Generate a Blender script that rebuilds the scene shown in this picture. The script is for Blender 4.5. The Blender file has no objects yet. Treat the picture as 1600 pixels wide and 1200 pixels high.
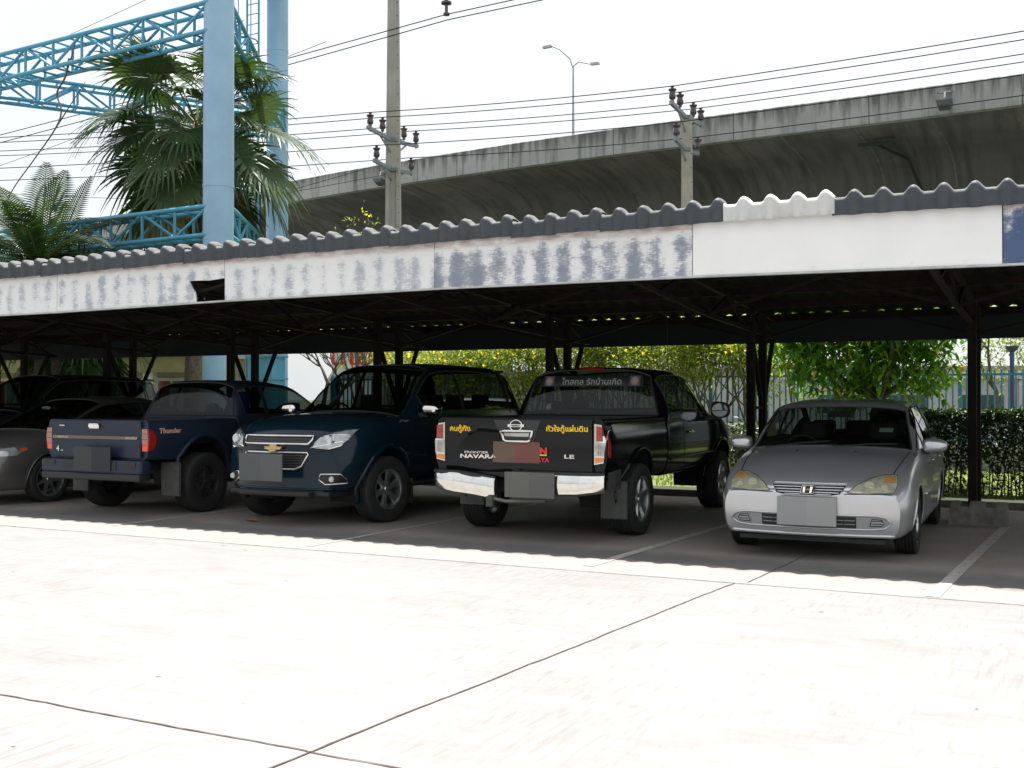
import bpy, bmesh, math, random
from mathutils import Vector, Matrix, noise
from mathutils.bvhtree import BVHTree
from mathutils.geometry import tessellate_polygon
R = math.radians; PI = math.pi
random.seed(11)
SC = bpy.context.scene
COL = SC.collection
# ---------------------------------------------------------------- camera
cd = bpy.data.cameras.new('camera'); cam = bpy.data.objects.new('camera', cd); COL.objects.link(cam)
cd.sensor_width = 36; cd.lens = 1720/1600*36; cd.clip_end = 3000; cd.clip_start = .05
cam.location = (0, 0, 1.45)
cam.rotation_euler = (R(90)+math.atan(20/1720), 0, math.atan(880/1720))
SC.camera = cam
# ---------------------------------------------------------------- world and sun
SUN_EL, SUN_AZ = R(76), R(-14)      # the sun stands high behind the carport (azimuth from +Y towards +X)
wd = bpy.data.worlds.new('World'); SC.world = wd; wd.use_nodes = True
nt = wd.node_tree; bg = nt.nodes['Background']
sky = nt.nodes.new('ShaderNodeTexSky'); sky.sky_type = 'NISHITA'; sky.sun_disc = False
sky.sun_elevation = SUN_EL; sky.sun_rotation = SUN_AZ; sky.air_density = 1.0; sky.dust_density = 6.0; sky.ozone_density = .6
tcw = nt.nodes.new('ShaderNodeTexCoord'); nzw = nt.nodes.new('ShaderNodeTexNoise'); nzw.inputs['Scale'].default_value = 1.6; nzw.inputs['Detail'].default_value = 6
rmw = nt.nodes.new('ShaderNodeMapRange'); rmw.inputs[1].default_value = .30; rmw.inputs[2].default_value = .62; rmw.inputs[3].default_value = .62; rmw.inputs[4].default_value = 1.0
mxw = nt.nodes.new('ShaderNodeMix'); mxw.data_type = 'RGBA'
nt.links.new(tcw.outputs['Generated'], nzw.inputs['Vector']); nt.links.new(nzw.outputs['Fac'], rmw.inputs[0])
nt.links.new(rmw.outputs[0], mxw.inputs[0]); nt.links.new(sky.outputs[0], mxw.inputs[6]); mxw.inputs[7].default_value = (4.35, 4.5, 4.55, 1)   # bright thin cloud
nt.links.new(mxw.outputs[2], bg.inputs[0]); bg.inputs[1].default_value = .12
sd = bpy.data.lights.new('sun', 'SUN'); sd.energy = 4.8; sd.angle = R(.5); sd.color = (1, .98, .95)
sun = bpy.data.objects.new('sun', sd); COL.objects.link(sun)
dirv = Vector((math.sin(SUN_AZ)*math.cos(SUN_EL), math.cos(SUN_AZ)*math.cos(SUN_EL), math.sin(SUN_EL)))
sun.rotation_euler = dirv.to_track_quat('Z', 'Y').to_euler()
SC.view_settings.view_transform = 'Standard'; SC.view_settings.look = 'None'; SC.view_settings.exposure = 1.0; SC.view_settings.gamma = 1
SC.cycles.max_bounces = 8; SC.cycles.transparent_max_bounces = 16

# ---------------------------------------------------------------- helpers
def tag(o, label=None, cat=None, group=None, kind=None):
    if label: o['label'] = label
    if cat: o['category'] = cat
    if group: o['group'] = group
    if kind: o['kind'] = kind
    return o
def empty(name, loc=(0, 0, 0), rz=0, label=None, cat=None, group=None):
    o = bpy.data.objects.new(name, None); COL.objects.link(o); o.location = loc; o.rotation_euler = (0, 0, rz)
    o.empty_display_size = .2
    return tag(o, label, cat, group)
def copy_tree(o, parent=None):
    c = o.copy(); COL.objects.link(c); c.parent = parent
    for ch in o.children: copy_tree(ch, c)
    return c
def link(name, me, mats, parent=None, smooth=None):
    o = bpy.data.objects.new(name, me); COL.objects.link(o)
    if not isinstance(mats, (list, tuple)): mats = [mats]
    if not me.materials:
        for m in mats: me.materials.append(m)
    if smooth is not None:
        me.shade_smooth()
        if smooth < 179: me.set_sharp_from_angle(angle=R(smooth))
    o.parent = parent
    return o
class MB:
    def __init__(s): s.v = []; s.f = []; s.m = []
    def add(s, v, f, m=0):
        n = len(s.v); s.v += [tuple(p) for p in v]; s.f += [tuple(i+n for i in q) for q in f]; s.m += [m]*len(f)
        return s
    def box(s, a, b, m=0, M=None):
        x0, y0, z0 = a; x1, y1, z1 = b
        v = [Vector(p) for p in ((x0,y0,z0),(x1,y0,z0),(x1,y1,z0),(x0,y1,z0),(x0,y0,z1),(x1,y0,z1),(x1,y1,z1),(x0,y1,z1))]
        if M: v = [M @ p for p in v]
        return s.add(v, [(0,3,2,1),(4,5,6,7),(0,1,5,4),(1,2,6,5),(2,3,7,6),(3,0,4,7)], m)
    def beam(s, p, q, w, h=None, m=0, up=(0, 0, 1)):
        h = h or w; p = Vector(p); q = Vector(q); d = (q-p).normalized()
        u = Vector(up)
        if abs(d.dot(u)) > .98: u = Vector((0, 1, 0))
        a = d.cross(u).normalized()*w/2; b = a.cross(d).normalized()*h/2
        v = [p-a-b, p+a-b, p+a+b, p-a+b, q-a-b, q+a-b, q+a+b, q-a+b]
        return s.add(v, [(0,3,2,1),(4,5,6,7),(0,1,5,4),(1,2,6,5),(2,3,7,6),(3,0,4,7)], m)
    def tube(s, pts, r, n=8, m=0, cap=True):
        pts = [Vector(p) for p in pts]
        if not isinstance(r, (list, tuple)): r = [r]*len(pts)
        v = []; f = []; ref = None
        for i, p in enumerate(pts):
            d = (pts[min(i+1, len(pts)-1)]-pts[max(i-1, 0)]).normalized()
            if ref is None: ref = Vector((0, 0, 1)) if abs(d.z) < .9 else Vector((1, 0, 0))
            a = (ref - d*ref.dot(d)).normalized(); ref = a; b = d.cross(a)
            v += [p + (a*math.cos(2*PI*k/n)+b*math.sin(2*PI*k/n))*r[i] for k in range(n)]
        for i in range(len(pts)-1):
            for k in range(n): f.append((i*n+k, i*n+(k+1) % n, (i+1)*n+(k+1) % n, (i+1)*n+k))
        if cap: f += [tuple(range(n-1, -1, -1)), tuple(range((len(pts)-1)*n, len(pts)*n))]
        return s.add(v, f, m)
    def lathe(s, prof, n=24, M=None, m=0):   # prof: (r, z) about local z
        v = []; f = []
        for (r, z) in prof: v += [Vector((r*math.cos(2*PI*k/n), r*math.sin(2*PI*k/n), z)) for k in range(n)]
        if M: v = [M @ p for p in v]
        for i in range(len(prof)-1):
            for k in range(n): f.append((i*n+k, i*n+(k+1) % n, (i+1)*n+(k+1) % n, (i+1)*n+k))
        return s.add(v, f, m)
    def build(s, name, mats, parent=None, smooth=None):
        me = bpy.data.meshes.new(name); me.from_pydata(s.v, [], s.f)
        if any(s.m): me.polygons.foreach_set('material_index', s.m)
        me.update()
        return link(name, me, mats, parent, smooth)

# ---- materials
def mat(name, col, rough=.6, metal=0, spec=.5, coat=0, noise_amt=.0, scale=4, col2=None, bump=0, bscale=None, trans=0, coatr=.05, lo=.35, hi=.65, stretch=None):
    m = bpy.data.materials.new(name); m.use_nodes = True; n = m.node_tree; b = n.nodes['Principled BSDF']
    b.inputs['Base Color'].default_value = (*col, 1); b.inputs['Roughness'].default_value = rough; b.inputs['Metallic'].default_value = metal
    b.inputs['Specular IOR Level'].default_value = spec; b.inputs['Coat Weight'].default_value = coat; b.inputs['Coat Roughness'].default_value = coatr
    tc = n.nodes.new('ShaderNodeTexCoord'); src = tc.outputs['Object']
    if stretch:
        mp = n.nodes.new('ShaderNodeMapping'); mp.inputs['Scale'].default_value = stretch; n.links.new(src, mp.inputs[0]); src = mp.outputs[0]
    if col2 or noise_amt:
        nz = n.nodes.new('ShaderNodeTexNoise'); nz.inputs['Scale'].default_value = scale; nz.inputs['Detail'].default_value = 7; nz.inputs['Roughness'].default_value = .6
        n.links.new(src, nz.inputs['Vector'])
        mr = n.nodes.new('ShaderNodeMapRange'); mr.inputs[1].default_value = lo; mr.inputs[2].default_value = hi; n.links.new(nz.outputs['Fac'], mr.inputs[0])
        mx = n.nodes.new('ShaderNodeMix'); mx.data_type = 'RGBA'; n.links.new(mr.outputs[0], mx.inputs[0])
        c2 = col2 or tuple(c*(1-noise_amt) for c in col)
        mx.inputs[6].default_value = (*col, 1); mx.inputs[7].default_value = (*c2, 1); n.links.new(mx.outputs[2], b.inputs['Base Color'])
    if bump:
        n2 = n.nodes.new('ShaderNodeTexNoise'); n2.inputs['Scale'].default_value = bscale or scale*4; n2.inputs['Detail'].default_value = 5; n.links.new(src, n2.inputs['Vector'])
        bp = n.nodes.new('ShaderNodeBump'); bp.inputs['Strength'].default_value = bump; bp.inputs['Distance'].default_value = .02
        n.links.new(n2.outputs['Fac'], bp.inputs['Height']); n.links.new(bp.outputs[0], b.inputs['Normal'])
    return m
def leafmat(name, col, col2, tr=.45, scale=3):
    m = mat(name, col, rough=.45, col2=col2, scale=scale); n = m.node_tree; b = n.nodes['Principled BSDF']; out = n.nodes['Material Output']
    t = n.nodes.new('ShaderNodeBsdfTranslucent'); mx = n.nodes.new('ShaderNodeMixShader'); mx.inputs[0].default_value = tr
    src = b.inputs['Base Color'].links[0].from_socket
    g = n.nodes.new('ShaderNodeMix'); g.data_type = 'RGBA'; g.blend_type = 'MULTIPLY'; g.inputs[0].default_value = 1; g.inputs[7].default_value = (1.6, 1.5, .7, 1)
    n.links.new(src, g.inputs[6]); n.links.new(g.outputs[2], t.inputs[0])
    n.links.new(b.outputs[0], mx.inputs[1]); n.links.new(t.outputs[0], mx.inputs[2]); n.links.new(mx.outputs[0], out.inputs[0])
    return m
class NB:   # small node-graph builder
    def __init__(s, m): s.n = m.node_tree; s.b = s.n.nodes['Principled BSDF']
    def math(s, op, a, b=None, c=None, clamp=False):
        k = s.n.nodes.new('ShaderNodeMath'); k.operation = op; k.use_clamp = clamp
        for i, x in enumerate((a, b, c)):
            if x is None: continue
            if isinstance(x, (int, float)): k.inputs[i].default_value = x
            else: s.n.links.new(x, k.inputs[i])
        return k.outputs[0]
    def sep(s, v):
        k = s.n.nodes.new('ShaderNodeSeparateXYZ'); s.n.links.new(v, k.inputs[0]); return k.outputs
    def coord(s): return s.n.nodes.new('ShaderNodeTexCoord').outputs['Object']
    def mapping(s, v, sc, loc=(0, 0, 0), rot=(0, 0, 0)):
        k = s.n.nodes.new('ShaderNodeMapping'); k.inputs['Scale'].default_value = sc; k.inputs['Location'].default_value = loc; k.inputs['Rotation'].default_value = rot
        s.n.links.new(v, k.inputs[0]); return k.outputs[0]
    def noise(s, v, scale, detail=6, rough=.6):
        k = s.n.nodes.new('ShaderNodeTexNoise'); k.inputs['Scale'].default_value = scale; k.inputs['Detail'].default_value = detail; k.inputs['Roughness'].default_value = rough
        s.n.links.new(v, k.inputs['Vector']); return k.outputs['Fac']
    def rng(s, v, a, b, c=0, d=1):
        k = s.n.nodes.new('ShaderNodeMapRange'); s.n.links.new(v, k.inputs[0])
        for i, x in enumerate((a, b, c, d)): k.inputs[i+1].default_value = x
        return k.outputs[0]
    def mix(s, f, a, b, blend='MIX'):
        k = s.n.nodes.new('ShaderNodeMix'); k.data_type = 'RGBA'; k.blend_type = blend
        for i, x in ((0, f), (6, a), (7, b)):
            if isinstance(x, tuple): k.inputs[i].default_value = (*x, 1)
            elif isinstance(x, (int, float)): k.inputs[i].default_value = x
            else: s.n.links.new(x, k.inputs[i])
        return k.outputs[2]
    def color(s, c): s.n.links.new(c, s.b.inputs['Base Color'])
    def bump(s, h, st=.3, d=.01):
        k = s.n.nodes.new('ShaderNodeBump'); k.inputs['Strength'].default_value = st; k.inputs['Distance'].default_value = d
        s.n.links.new(h, k.inputs['Height']); s.n.links.new(k.outputs[0], s.b.inputs['Normal'])

# ---- text as flat mesh data in (x, y)
def text_mesh(body, h=1.0, bold=0, shear=0, sx=1.0):
    c = bpy.data.curves.new('lettering', 'FONT'); c.body = body; c.size = 1; c.offset = bold; c.shear = shear; c.resolution_u = 3
    o = bpy.data.objects.new('lettering', c); COL.objects.link(o)
    dg = bpy.context.evaluated_depsgraph_get(); me = bpy.data.meshes.new_from_object(o.evaluated_get(dg))
    bpy.data.objects.remove(o); bpy.data.curves.remove(c)
    xs = [v.co.x for v in me.vertices]; ys = [v.co.y for v in me.vertices]
    cx, cy = (min(xs)+max(xs))/2, (min(ys)+max(ys))/2; k = h/(max(ys)-min(ys))
    for v in me.vertices: v.co.x = (v.co.x-cx)*k*sx; v.co.y = (v.co.y-cy)*k; v.co.z = 0
    return me
# ================================================================ the setting
def ground_mat():
    m = mat('concrete yard', (.5, .5, .5), rough=.85); g = NB(m); v = g.coord()
    n1 = g.noise(v, .8, 8); n2 = g.noise(g.mapping(v, (9, 1.2, 1), rot=(0, 0, .5)), 3, 8, .7); n3 = g.noise(v, 60, 4)
    n4 = g.noise(g.mapping(v, (1.2, 8, 1), rot=(0, 0, .3)), 2.5, 8, .7)
    c = g.mix(g.rng(n1, .3, .7), (.266, .262, .255), (.228, .222, .216))
    c = g.mix(g.math('MULTIPLY', g.rng(n2, .52, .70), g.rng(g.noise(v, .5, 3), .36, .58)), c, (.185, .170, .165))
    c = g.mix(g.math('MULTIPLY', g.rng(n4, .54, .72), g.rng(g.noise(v, .37, 3), .40, .58)), c, (.19, .165, .16))
    n5 = g.noise(g.mapping(v, (1, 2.6, 1), rot=(0, 0, -.35)), 1.1, 10, .75); c = g.mix(g.math('MULTIPLY', g.rng(n5, .50, .66), .55), c, (.19, .174, .168))
    n6 = g.noise(g.mapping(v, (14, 1.0, 1), rot=(0, 0, -.12)), 2.2, 6, .6); pt = g.rng(g.noise(v, .28, 2), .50, .62)
    c = g.mix(g.math('MULTIPLY', g.math('MULTIPLY', g.rng(n6, .50, .62), pt), .7), c, (.18, .165, .16))
    sp = g.noise(v, 5.5, 3, .5); c = g.mix(g.rng(sp, .735, .76), c, (.09, .08, .075))
    c = g.mix(g.rng(n3, .64, .8), c, (.15, .14, .135))
    g.color(c); g.bump(n3, .35, .006); return m
def bay_mat():
    m = mat('stained bay concrete', (.3, .3, .3), rough=.8); g = NB(m); v = g.coord(); x, y, z = g.sep(v)
    n1 = g.noise(v, .9, 8); n2 = g.noise(g.mapping(v, (1, .35, 1)), 2.2, 8, .7); n3 = g.noise(v, 70, 4)
    c = g.mix(g.rng(n1, .35, .65), (.26, .235, .215), (.19, .178, .168))
    c = g.mix(g.rng(n2, .52, .72), c, (.25, .185, .14))
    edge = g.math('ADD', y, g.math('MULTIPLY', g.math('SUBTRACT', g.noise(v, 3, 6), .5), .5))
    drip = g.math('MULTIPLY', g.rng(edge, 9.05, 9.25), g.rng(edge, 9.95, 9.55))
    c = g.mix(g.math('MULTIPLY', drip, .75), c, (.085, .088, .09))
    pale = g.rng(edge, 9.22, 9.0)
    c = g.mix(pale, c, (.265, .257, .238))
    c = g.mix(g.rng(g.noise(v, 14, 5), .62, .7), c, (.15, .138, .13))
    g.color(c); g.bump(n3, .3, .004); return m
def sheet(name, x0, y0, x1, y1, z, m, nx=1, ny=1, parent=None):
    b = MB(); v = [(x0+(x1-x0)*i/nx, y0+(y1-y0)*j/ny, z) for j in range(ny+1) for i in range(nx+1)]
    f = [(j*(nx+1)+i, j*(nx+1)+i+1, (j+1)*(nx+1)+i+1, (j+1)*(nx+1)+i) for j in range(ny) for i in range(nx)]
    b.add(v, f); return b.build(name, m, parent)
M_ground = ground_mat(); M_bay = bay_mat()
M_soil = mat('soil', (.11, .10, .08), .95, col2=(.07, .085, .04), scale=.8, bump=.4)
tag(sheet('ground', -300, -60, 200, 400, -.012, M_soil), kind='structure')
tag(sheet('yard_pavement', -60, -8, 30, 8.45, 0, M_ground), kind='structure')
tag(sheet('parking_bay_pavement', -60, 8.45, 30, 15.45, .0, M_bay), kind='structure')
M_joint = mat('joint filler', (.10, .065, .05), .9, noise_amt=.5, scale=20)
def joint(p, q, w):
    p = Vector((*p, .004)); q = Vector((*q, .004)); L = (q-p).length; n = int(L/.05); d = (q-p).normalized(); a = Vector((-d.y, d.x, 0)); v = []; f = []
    for i in range(n+1):
        c = p + d*(L*i/n) + a*(.008*noise.noise(Vector((i*.35, p.x, p.y))) + .012*noise.noise(Vector((i*.06, p.y, 3)))); k = w*(.55+.6*abs(noise.noise(Vector((i*.3, 7, p.x)))))
        v += [c-a*k/2, c+a*k/2]
    f = [(2*i, 2*i+1, 2*i+3, 2*i+2) for i in range(n)]
    b = MB().add(v, f); return tag(b.build('pavement_joint', M_joint), kind='structure')
joint((-2.84, 3.0), (-2.37, 8.42), .016); joint((-2.86, -4), (-2.84, 3.0), .016)
joint((-30, 3.70), (-2.8, 3.64), .016); joint((-2.8, 3.64), (12, 3.60), .012)
joint((-40, 8.45), (-3.2, 8.42), .018); joint((-3.2, 8.42), (14, 8.50), .018); joint((-2.28, 8.5), (-2.17, 10.9), .014)
joint((-6.9, 5.45), (-6.3, 6.9), .005); joint((-10.5, 5.6), (-7.6, 5.75), .005)
def paint_mat():
    m = mat('worn white paint', (.5, .5, .5), .7); g = NB(m); v = g.coord()
    g.color(g.mix(g.rng(g.noise(v, 16, 8, .75), .42, .6), (.42, .41, .40), (.27, .25, .235))); return m
M_paint = paint_mat()
for (xa, ya, xb, yb, w) in ((-.93, 8.5, -.70, 13.4, .10), (-3.72, 8.7, -3.42, 13.6, .10), (-6.62, 8.6, -6.5, 13.6, .06), (-9.66, 9.0, -9.45, 13.6, .06), (-12.6, 9.4, -12.4, 13.6, .06), (-15.5, 9.0, -15.4, 13.6, .06), (2.0, 8.5, 2.1, 13.5, .1)):
    b = MB(); b.add([(xa-w/2, ya, .004), (xa+w/2, ya, .004), (xb+w/2, yb, .004), (xb-w/2, yb, .004)], [(0, 1, 2, 3)])
    tag(b.build('bay_marking', M_paint), kind='structure')
# lawn behind the carport
M_lawn = mat('lawn', (.10, .15, .035), .9, col2=(.19, .21, .06), scale=5, bump=.6, bscale=60)
tag(sheet('lawn', -40, 16.75, 20, 23.0, .02, M_lawn), kind='structure')
tag(sheet('dark_ground_strip', -40, 15.55, 20, 16.75, .03, mat('darkened strip soil', (.05, .042, .03), .95, col2=(.04, .06, .02), scale=4, bump=.7)), kind='structure')  # dark strip added so the sunlit ground behind the bays reads as shaded
tag(MB().box((-40, 15.45, -.1), (20, 15.55, .09)).build('kerb', mat('kerb concrete', (.16, .15, .14), .85, noise_amt=.5, scale=6)), kind='structure')
M_grass = leafmat('grass blades', (.13, .20, .04), (.22, .26, .07), .35)
b = MB()
for i in range(9000):
    x, y = random.uniform(-12, 2), random.uniform(16.8, 22.8); h = random.uniform(.03, .10); a = random.uniform(0, PI); dx, dy = math.cos(a)*.012, math.sin(a)*.012
    b.add([(x-dx, y-dy, .02), (x+dx, y+dy, .02), (x+random.uniform(-.03, .03), y+random.uniform(-.03, .03), .02+h)], [(0, 1, 2)])
tag(b.build('grass', M_grass), 'sunlit short green grass behind the parking bays', 'grass', kind='stuff')

# ---------------------------------------------------------------- viaduct
def conc_mat(name, c1, c2, c3, stain=.8, vert=True):
    m = mat(name, c1, .85); g = NB(m); v = g.coord()
    c = g.mix(g.rng(g.noise(v, .5, 8), .35, .65), c1, c2)
    st = g.noise(g.mapping(v, (3.2, 3.2, .35) if 'soffit' not in name else (2.2, .22, .22)), 1.2, 8, .6)
    if 'parapet' in name: st = g.math('ADD', st, g.rng(g.sep(v)[2], 10.75, 11.35, -.05, .13))
    c = g.mix(g.math('MULTIPLY', g.rng(st, .46, .68), stain), c, c3)
    g.color(c); g.bump(g.noise(v, 12), .2, .01); return m
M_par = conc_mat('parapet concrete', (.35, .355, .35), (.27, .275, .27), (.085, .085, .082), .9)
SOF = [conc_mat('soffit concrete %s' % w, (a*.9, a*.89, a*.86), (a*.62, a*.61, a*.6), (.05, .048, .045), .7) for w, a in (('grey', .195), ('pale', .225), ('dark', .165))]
bpts = [(40, 36), (20, 36.2), (8, 36.7), (-1.4, 37.1), (-7.2, 37.5), (-16.8, 38.0), (-25, 39.0), (-32, 40.3), (-42, 42.8), (-52, 46.2), (-64, 51.5), (-80, 60)]
def catmull(P, n):
    out = []
    for i in range(len(P)-1):
        p0 = Vector(P[max(i-1, 0)]); p1 = Vector(P[i]); p2 = Vector(P[i+1]); p3 = Vector(P[min(i+2, len(P)-1)])
        for k in range(n):
            t = k/n; out.append(.5*((2*p1)+(p2-p0)*t+(2*p0-5*p1+4*p2-p3)*t*t+(3*p1-p0-3*p2+p3)*t**3))
    out.append(Vector(P[-1])); return out
path = catmull([(x, y, 0) for x, y in bpts], 40)
def resample(P, step):
    out = [P[0]]; acc = 0
    for a, c in zip(P, P[1:]):
        L = (c-a).length
        while acc + L >= step:
            t = (step-acc)/L; a = a.lerp(c, t); out.append(a.copy()); L = (c-a).length; acc = 0
        acc += L
    return out
def frames(P):
    fr = []
    for i, p in enumerate(P):
        d = (P[min(i+1, len(P)-1)]-P[max(i-1, 0)]).normalized(); fr.append((p, Vector((d.y, -d.x, 0))*-1 if (Vector((d.y, -d.x, 0)).y < 0) else Vector((d.y, -d.x, 0))))
    return fr
via = empty('viaduct', (-16, 38, 0), 0, 'grey concrete road viaduct with streaked parapet curving overhead behind the carport', 'bridge')
def vsweep(name, prof, step, mats, closed=True, gap=.03, smooth=None, jog=0):
    fr = frames(resample(path, step)); b = MB(); n = len(prof)
    for i in range(len(fr)-1):
        (p, a), (q, c) = fr[i], fr[i+1]; t = gap/step; P2 = p.lerp(q, t); v = []
        if jog: q, P2, c = p.lerp(q, t*1.6), p.lerp(q, -t*.6), a
        for (o, nn, s) in ((P2, a, 0), (q, c, 0)): v += [o + nn*y + Vector((0, 0, z)) for (y, z) in prof]
        f = [(k, (k+1) % n, n+(k+1) % n, n+k) for k in range(n if closed else n-1)]
        if closed: f += [tuple(range(n-1, -1, -1)), tuple(range(n, 2*n))]
        b.add(v, f, random.randrange(len(mats)) if len(mats) > 1 else 0)
    o = b.build(name, mats, None, smooth); o.parent = via; o.matrix_parent_inverse = Matrix.Translation((16, -38, 0)); return o
ZB = 10.42
vsweep('parapet', [(0, ZB), (0, ZB+.93), (.06, ZB+.97), (.22, ZB+.97), (.28, ZB+.93), (.32, ZB+.22), (.32, ZB)], 4.6, [M_par])
prof = [(.33, ZB+.20), (.33, ZB-.02), (.7, ZB-.05), (2.2, ZB-.16), (3.6, ZB-.36), (4.5, ZB-.72), (5.0, ZB-1.2), (5.3, ZB-1.9), (5.45, ZB-2.5), (5.8, ZB-2.75), (9.6, ZB-2.75), (9.9, ZB-2.5), (10.1, ZB-1.7), (10.8, ZB-.7), (13, ZB-.2), (15.3, ZB-.02), (15.3, ZB+.2)]
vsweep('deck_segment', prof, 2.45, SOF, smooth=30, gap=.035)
vsweep('segment_joint', [(y, z-.012) if z < ZB+.1 else (y, z-.03) for y, z in prof], 2.45, [conc_mat('pale joint mortar', (.20, .195, .185), (.14, .135, .13), (.07, .065, .06), .9)], gap=.028, jog=1)
vsweep('far_parapet', [(15.32, ZB), (15.32, ZB+.95), (15.55, ZB+.95), (15.6, ZB)], 4.6, [M_par])
for (x, y) in ((-27.6, 46.4), (12, 44), (-66, 60)):
    b = MB(); hx_ = 3.2 if x == -27.6 else 1.1; b.add([(x-hx_, y-1.4, 0), (x+hx_, y-1.4, 0), (x+hx_, y+1.4, 0), (x-hx_, y+1.4, 0), (x-hx_, y-1.4, 6.6), (x+hx_, y-1.4, 6.6), (x+hx_, y+1.4, 6.6), (x-hx_, y+1.4, 6.6), (x-hx_-.5, y-2.1, 7.72), (x+hx_+.5, y-2.1, 7.72), (x+hx_+.5, y+2.1, 7.72), (x-hx_-.5, y+2.1, 7.72)],
        [(0,1,5,4),(1,2,6,5),(2,3,7,6),(3,0,4,7),(4,5,9,8),(5,6,10,9),(6,7,11,10),(7,4,8,11),(8,9,10,11),(0,3,2,1)])
    o = b.build('pier', M_par); o.parent = via; o.matrix_parent_inverse = Matrix.Translation((16, -38, 0))
# drain pipe and rust stained joint under the soffit
M_drain = mat('dark drain pipe', (.02, .03, .025), .6)
b = MB(); b.tube([(-6.1, 39.0, 10.12), (-5.2, 41.0, 9.85), (-4.9, 42.1, 8.9), (-4.8, 42.6, 7.9)], .06, 8); b.beam((-6.6, 39.05, 10.1), (-5.4, 39.05, 10.1), .12, .12)
o = b.build('drain_pipe', M_drain); o.parent = via; o.matrix_parent_inverse = Matrix.Translation((16, -38, 0))
def floodlight(x, y, z, lab):
    t = empty('floodlight', (x, y, z), 0, lab, 'floodlight', 'floodlights fixed to the viaduct parapet')
    M_g = mat('grey lamp housing', (.30, .31, .31), .5, .3)
    MB().box((-.35, -.02, -.02), (.35, .10, .05)).box((-.30, -.30, .0), (-.26, .0, .04)).box((.26, -.30, .0), (.30, .0, .04)).build('bracket', M_g, t)
    MB().tube([(0, -.08, -.02), (0, -.22, -.28), (0, -.2, -.5)], .04, 6).build('stem', M_g, t)
    b = MB(); b.add([(-.22, -.42, -.62), (.22, -.42, -.62), (.22, -.02, -.78), (-.22, -.02, -.78), (-.32, -.5, -.42), (.32, -.5, -.42), (.32, .02, -.56), (-.32, .02, -.56)], [(0,3,2,1),(4,5,6,7),(0,1,5,4),(1,2,6,5),(2,3,7,6),(3,0,4,7)])
    b.build('lamp_head', mat('dark lamp head', (.10, .12, .13), .4, .2), t); t.scale = (.75, .75, .75)
floodlight(-26.2, 39.05, 11.0, 'small floodlight fixed to the viaduct parapet left of the tall concrete pole')
floodlight(-3.6, 37.0, 11.05, 'small floodlight fixed to the viaduct parapet near the right edge of the picture')
# street lamp standing on the deck
sl = empty('street_lamp', (-19.9, 44.9, ZB+.2), 0, 'slim twin arm street lamp standing on the viaduct', 'street lamp')
M_gal = mat('galvanised steel', (.34, .37, .38), .5, .5)
MB().tube([(0, 0, 0), (0, 0, 3), (0, 0, 5.6)], [.07, .055, .035], 10).build('pole', M_gal, sl, 60)
MB().tube([(0, 0, 5.5), (-.15, -.02, 5.95), (-.6, -.1, 6.4), (-1.0, -.15, 6.62)], .03, 8).build('arm', M_gal, sl, 60)
MB().tube([(0, 0, 5.6), (.25, .05, 5.78), (.8, .1, 5.62)], .03, 8).build('arm', M_gal, sl, 60)
for (x, y, z, s) in ((-1.0, -.15, 6.62, -1), (.8, .1, 5.62, 1)):
    b = MB(); b.add([(x, y-.1, z-.05), (x, y+.1, z-.05), (x+s*.42, y+.09, z-.07), (x+s*.42, y-.09, z-.07), (x, y-.07, z+.05), (x, y+.07, z+.05), (x+s*.4, y+.07, z+.03), (x+s*.4, y-.07, z+.03)], [(0,1,2,3),(4,7,6,5),(0,4,5,1),(1,5,6,2),(2,6,7,3),(3,7,4,0)])
    b.build('lamp_head', M_gal, sl)

# ---------------------------------------------------------------- billboard tower of blue steel
def blue_mat(name='faded blue paint', c=(.34, .52, .70), c2=(.27, .45, .62)):
    m = mat(name, c, .5); g = NB(m); v = g.coord()
    k = g.mix(g.rng(g.noise(v, 1.1, 6), .35, .65), c, c2)
    k = g.mix(g.rng(g.noise(g.mapping(v, (1, 1, .45)), 6.5, 5, .6), .70, .735), k, (.19, .17, .15))
    g.color(k); return m
M_bcol = blue_mat(); M_btr = blue_mat('teal blue paint', (.10, .36, .52), (.07, .29, .43))
PA, PB, PC = Vector((-16.6, 18.4, 0)), Vector((-21.5, 26.4, 0)), Vector((-26.0, 19.0, 0))
tw = empty('billboard_tower', tuple(PA), 0, 'triangular blue steel tower of thick pipe columns joined by lattice trusses, a palm standing inside', 'steel tower')
def twp(o): o.parent = tw; o.matrix_parent_inverse = Matrix.Translation(-PA); return o
for P in (PA, PB, PC):
    b = MB(); b.lathe([(.33, 0), (.33, 6.0), (.338, 6.0), (.338, 6.06), (.33, 6.06), (.32, 11.9), (.328, 11.9), (.328, 11.96), (.32, 11.96), (.31, 18)], 32, Matrix.Translation(P)); b.lathe([(.0, .04), (.6, .04), (.6, .0)], 24, Matrix.Translation(P))
    twp(b.build('column', M_bcol, None, 40))
def box_truss(p, q, z0, z1, w=.55, r=.055):
    d = (q-p).normalized(); a = Vector((-d.y, d.x, 0))*w/2; L = (q-p).length; n = max(4, int(L/.95)); b = MB()
    for s in (-1, 1):
        for z in (z0, z1): b.tube([p+a*s+Vector((0, 0, z)), q+a*s+Vector((0, 0, z))], r, 8)
        for i in range(n+1):
            c = p+d*(L*i/n)+a*s; b.tube([c+Vector((0, 0, z0)), c+Vector((0, 0, z1))], r*.62, 6)
            if i < n:
                e = p+d*(L*(i+1)/n)+a*s; za, zb = (z0, z1) if i % 2 else (z1, z0)
                b.tube([c+Vector((0, 0, za)), e+Vector((0, 0, zb))], r*.62, 6)
    for i in range(n*2+1):
        c = p+d*(L*i/n/2)
        for z in (z0, z1): b.tube([c-a+Vector((0, 0, z)), c+a+Vector((0, 0, z))], r*.5, 6)
    return twp(b.build('lattice_truss', M_btr, None, 60))
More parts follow.
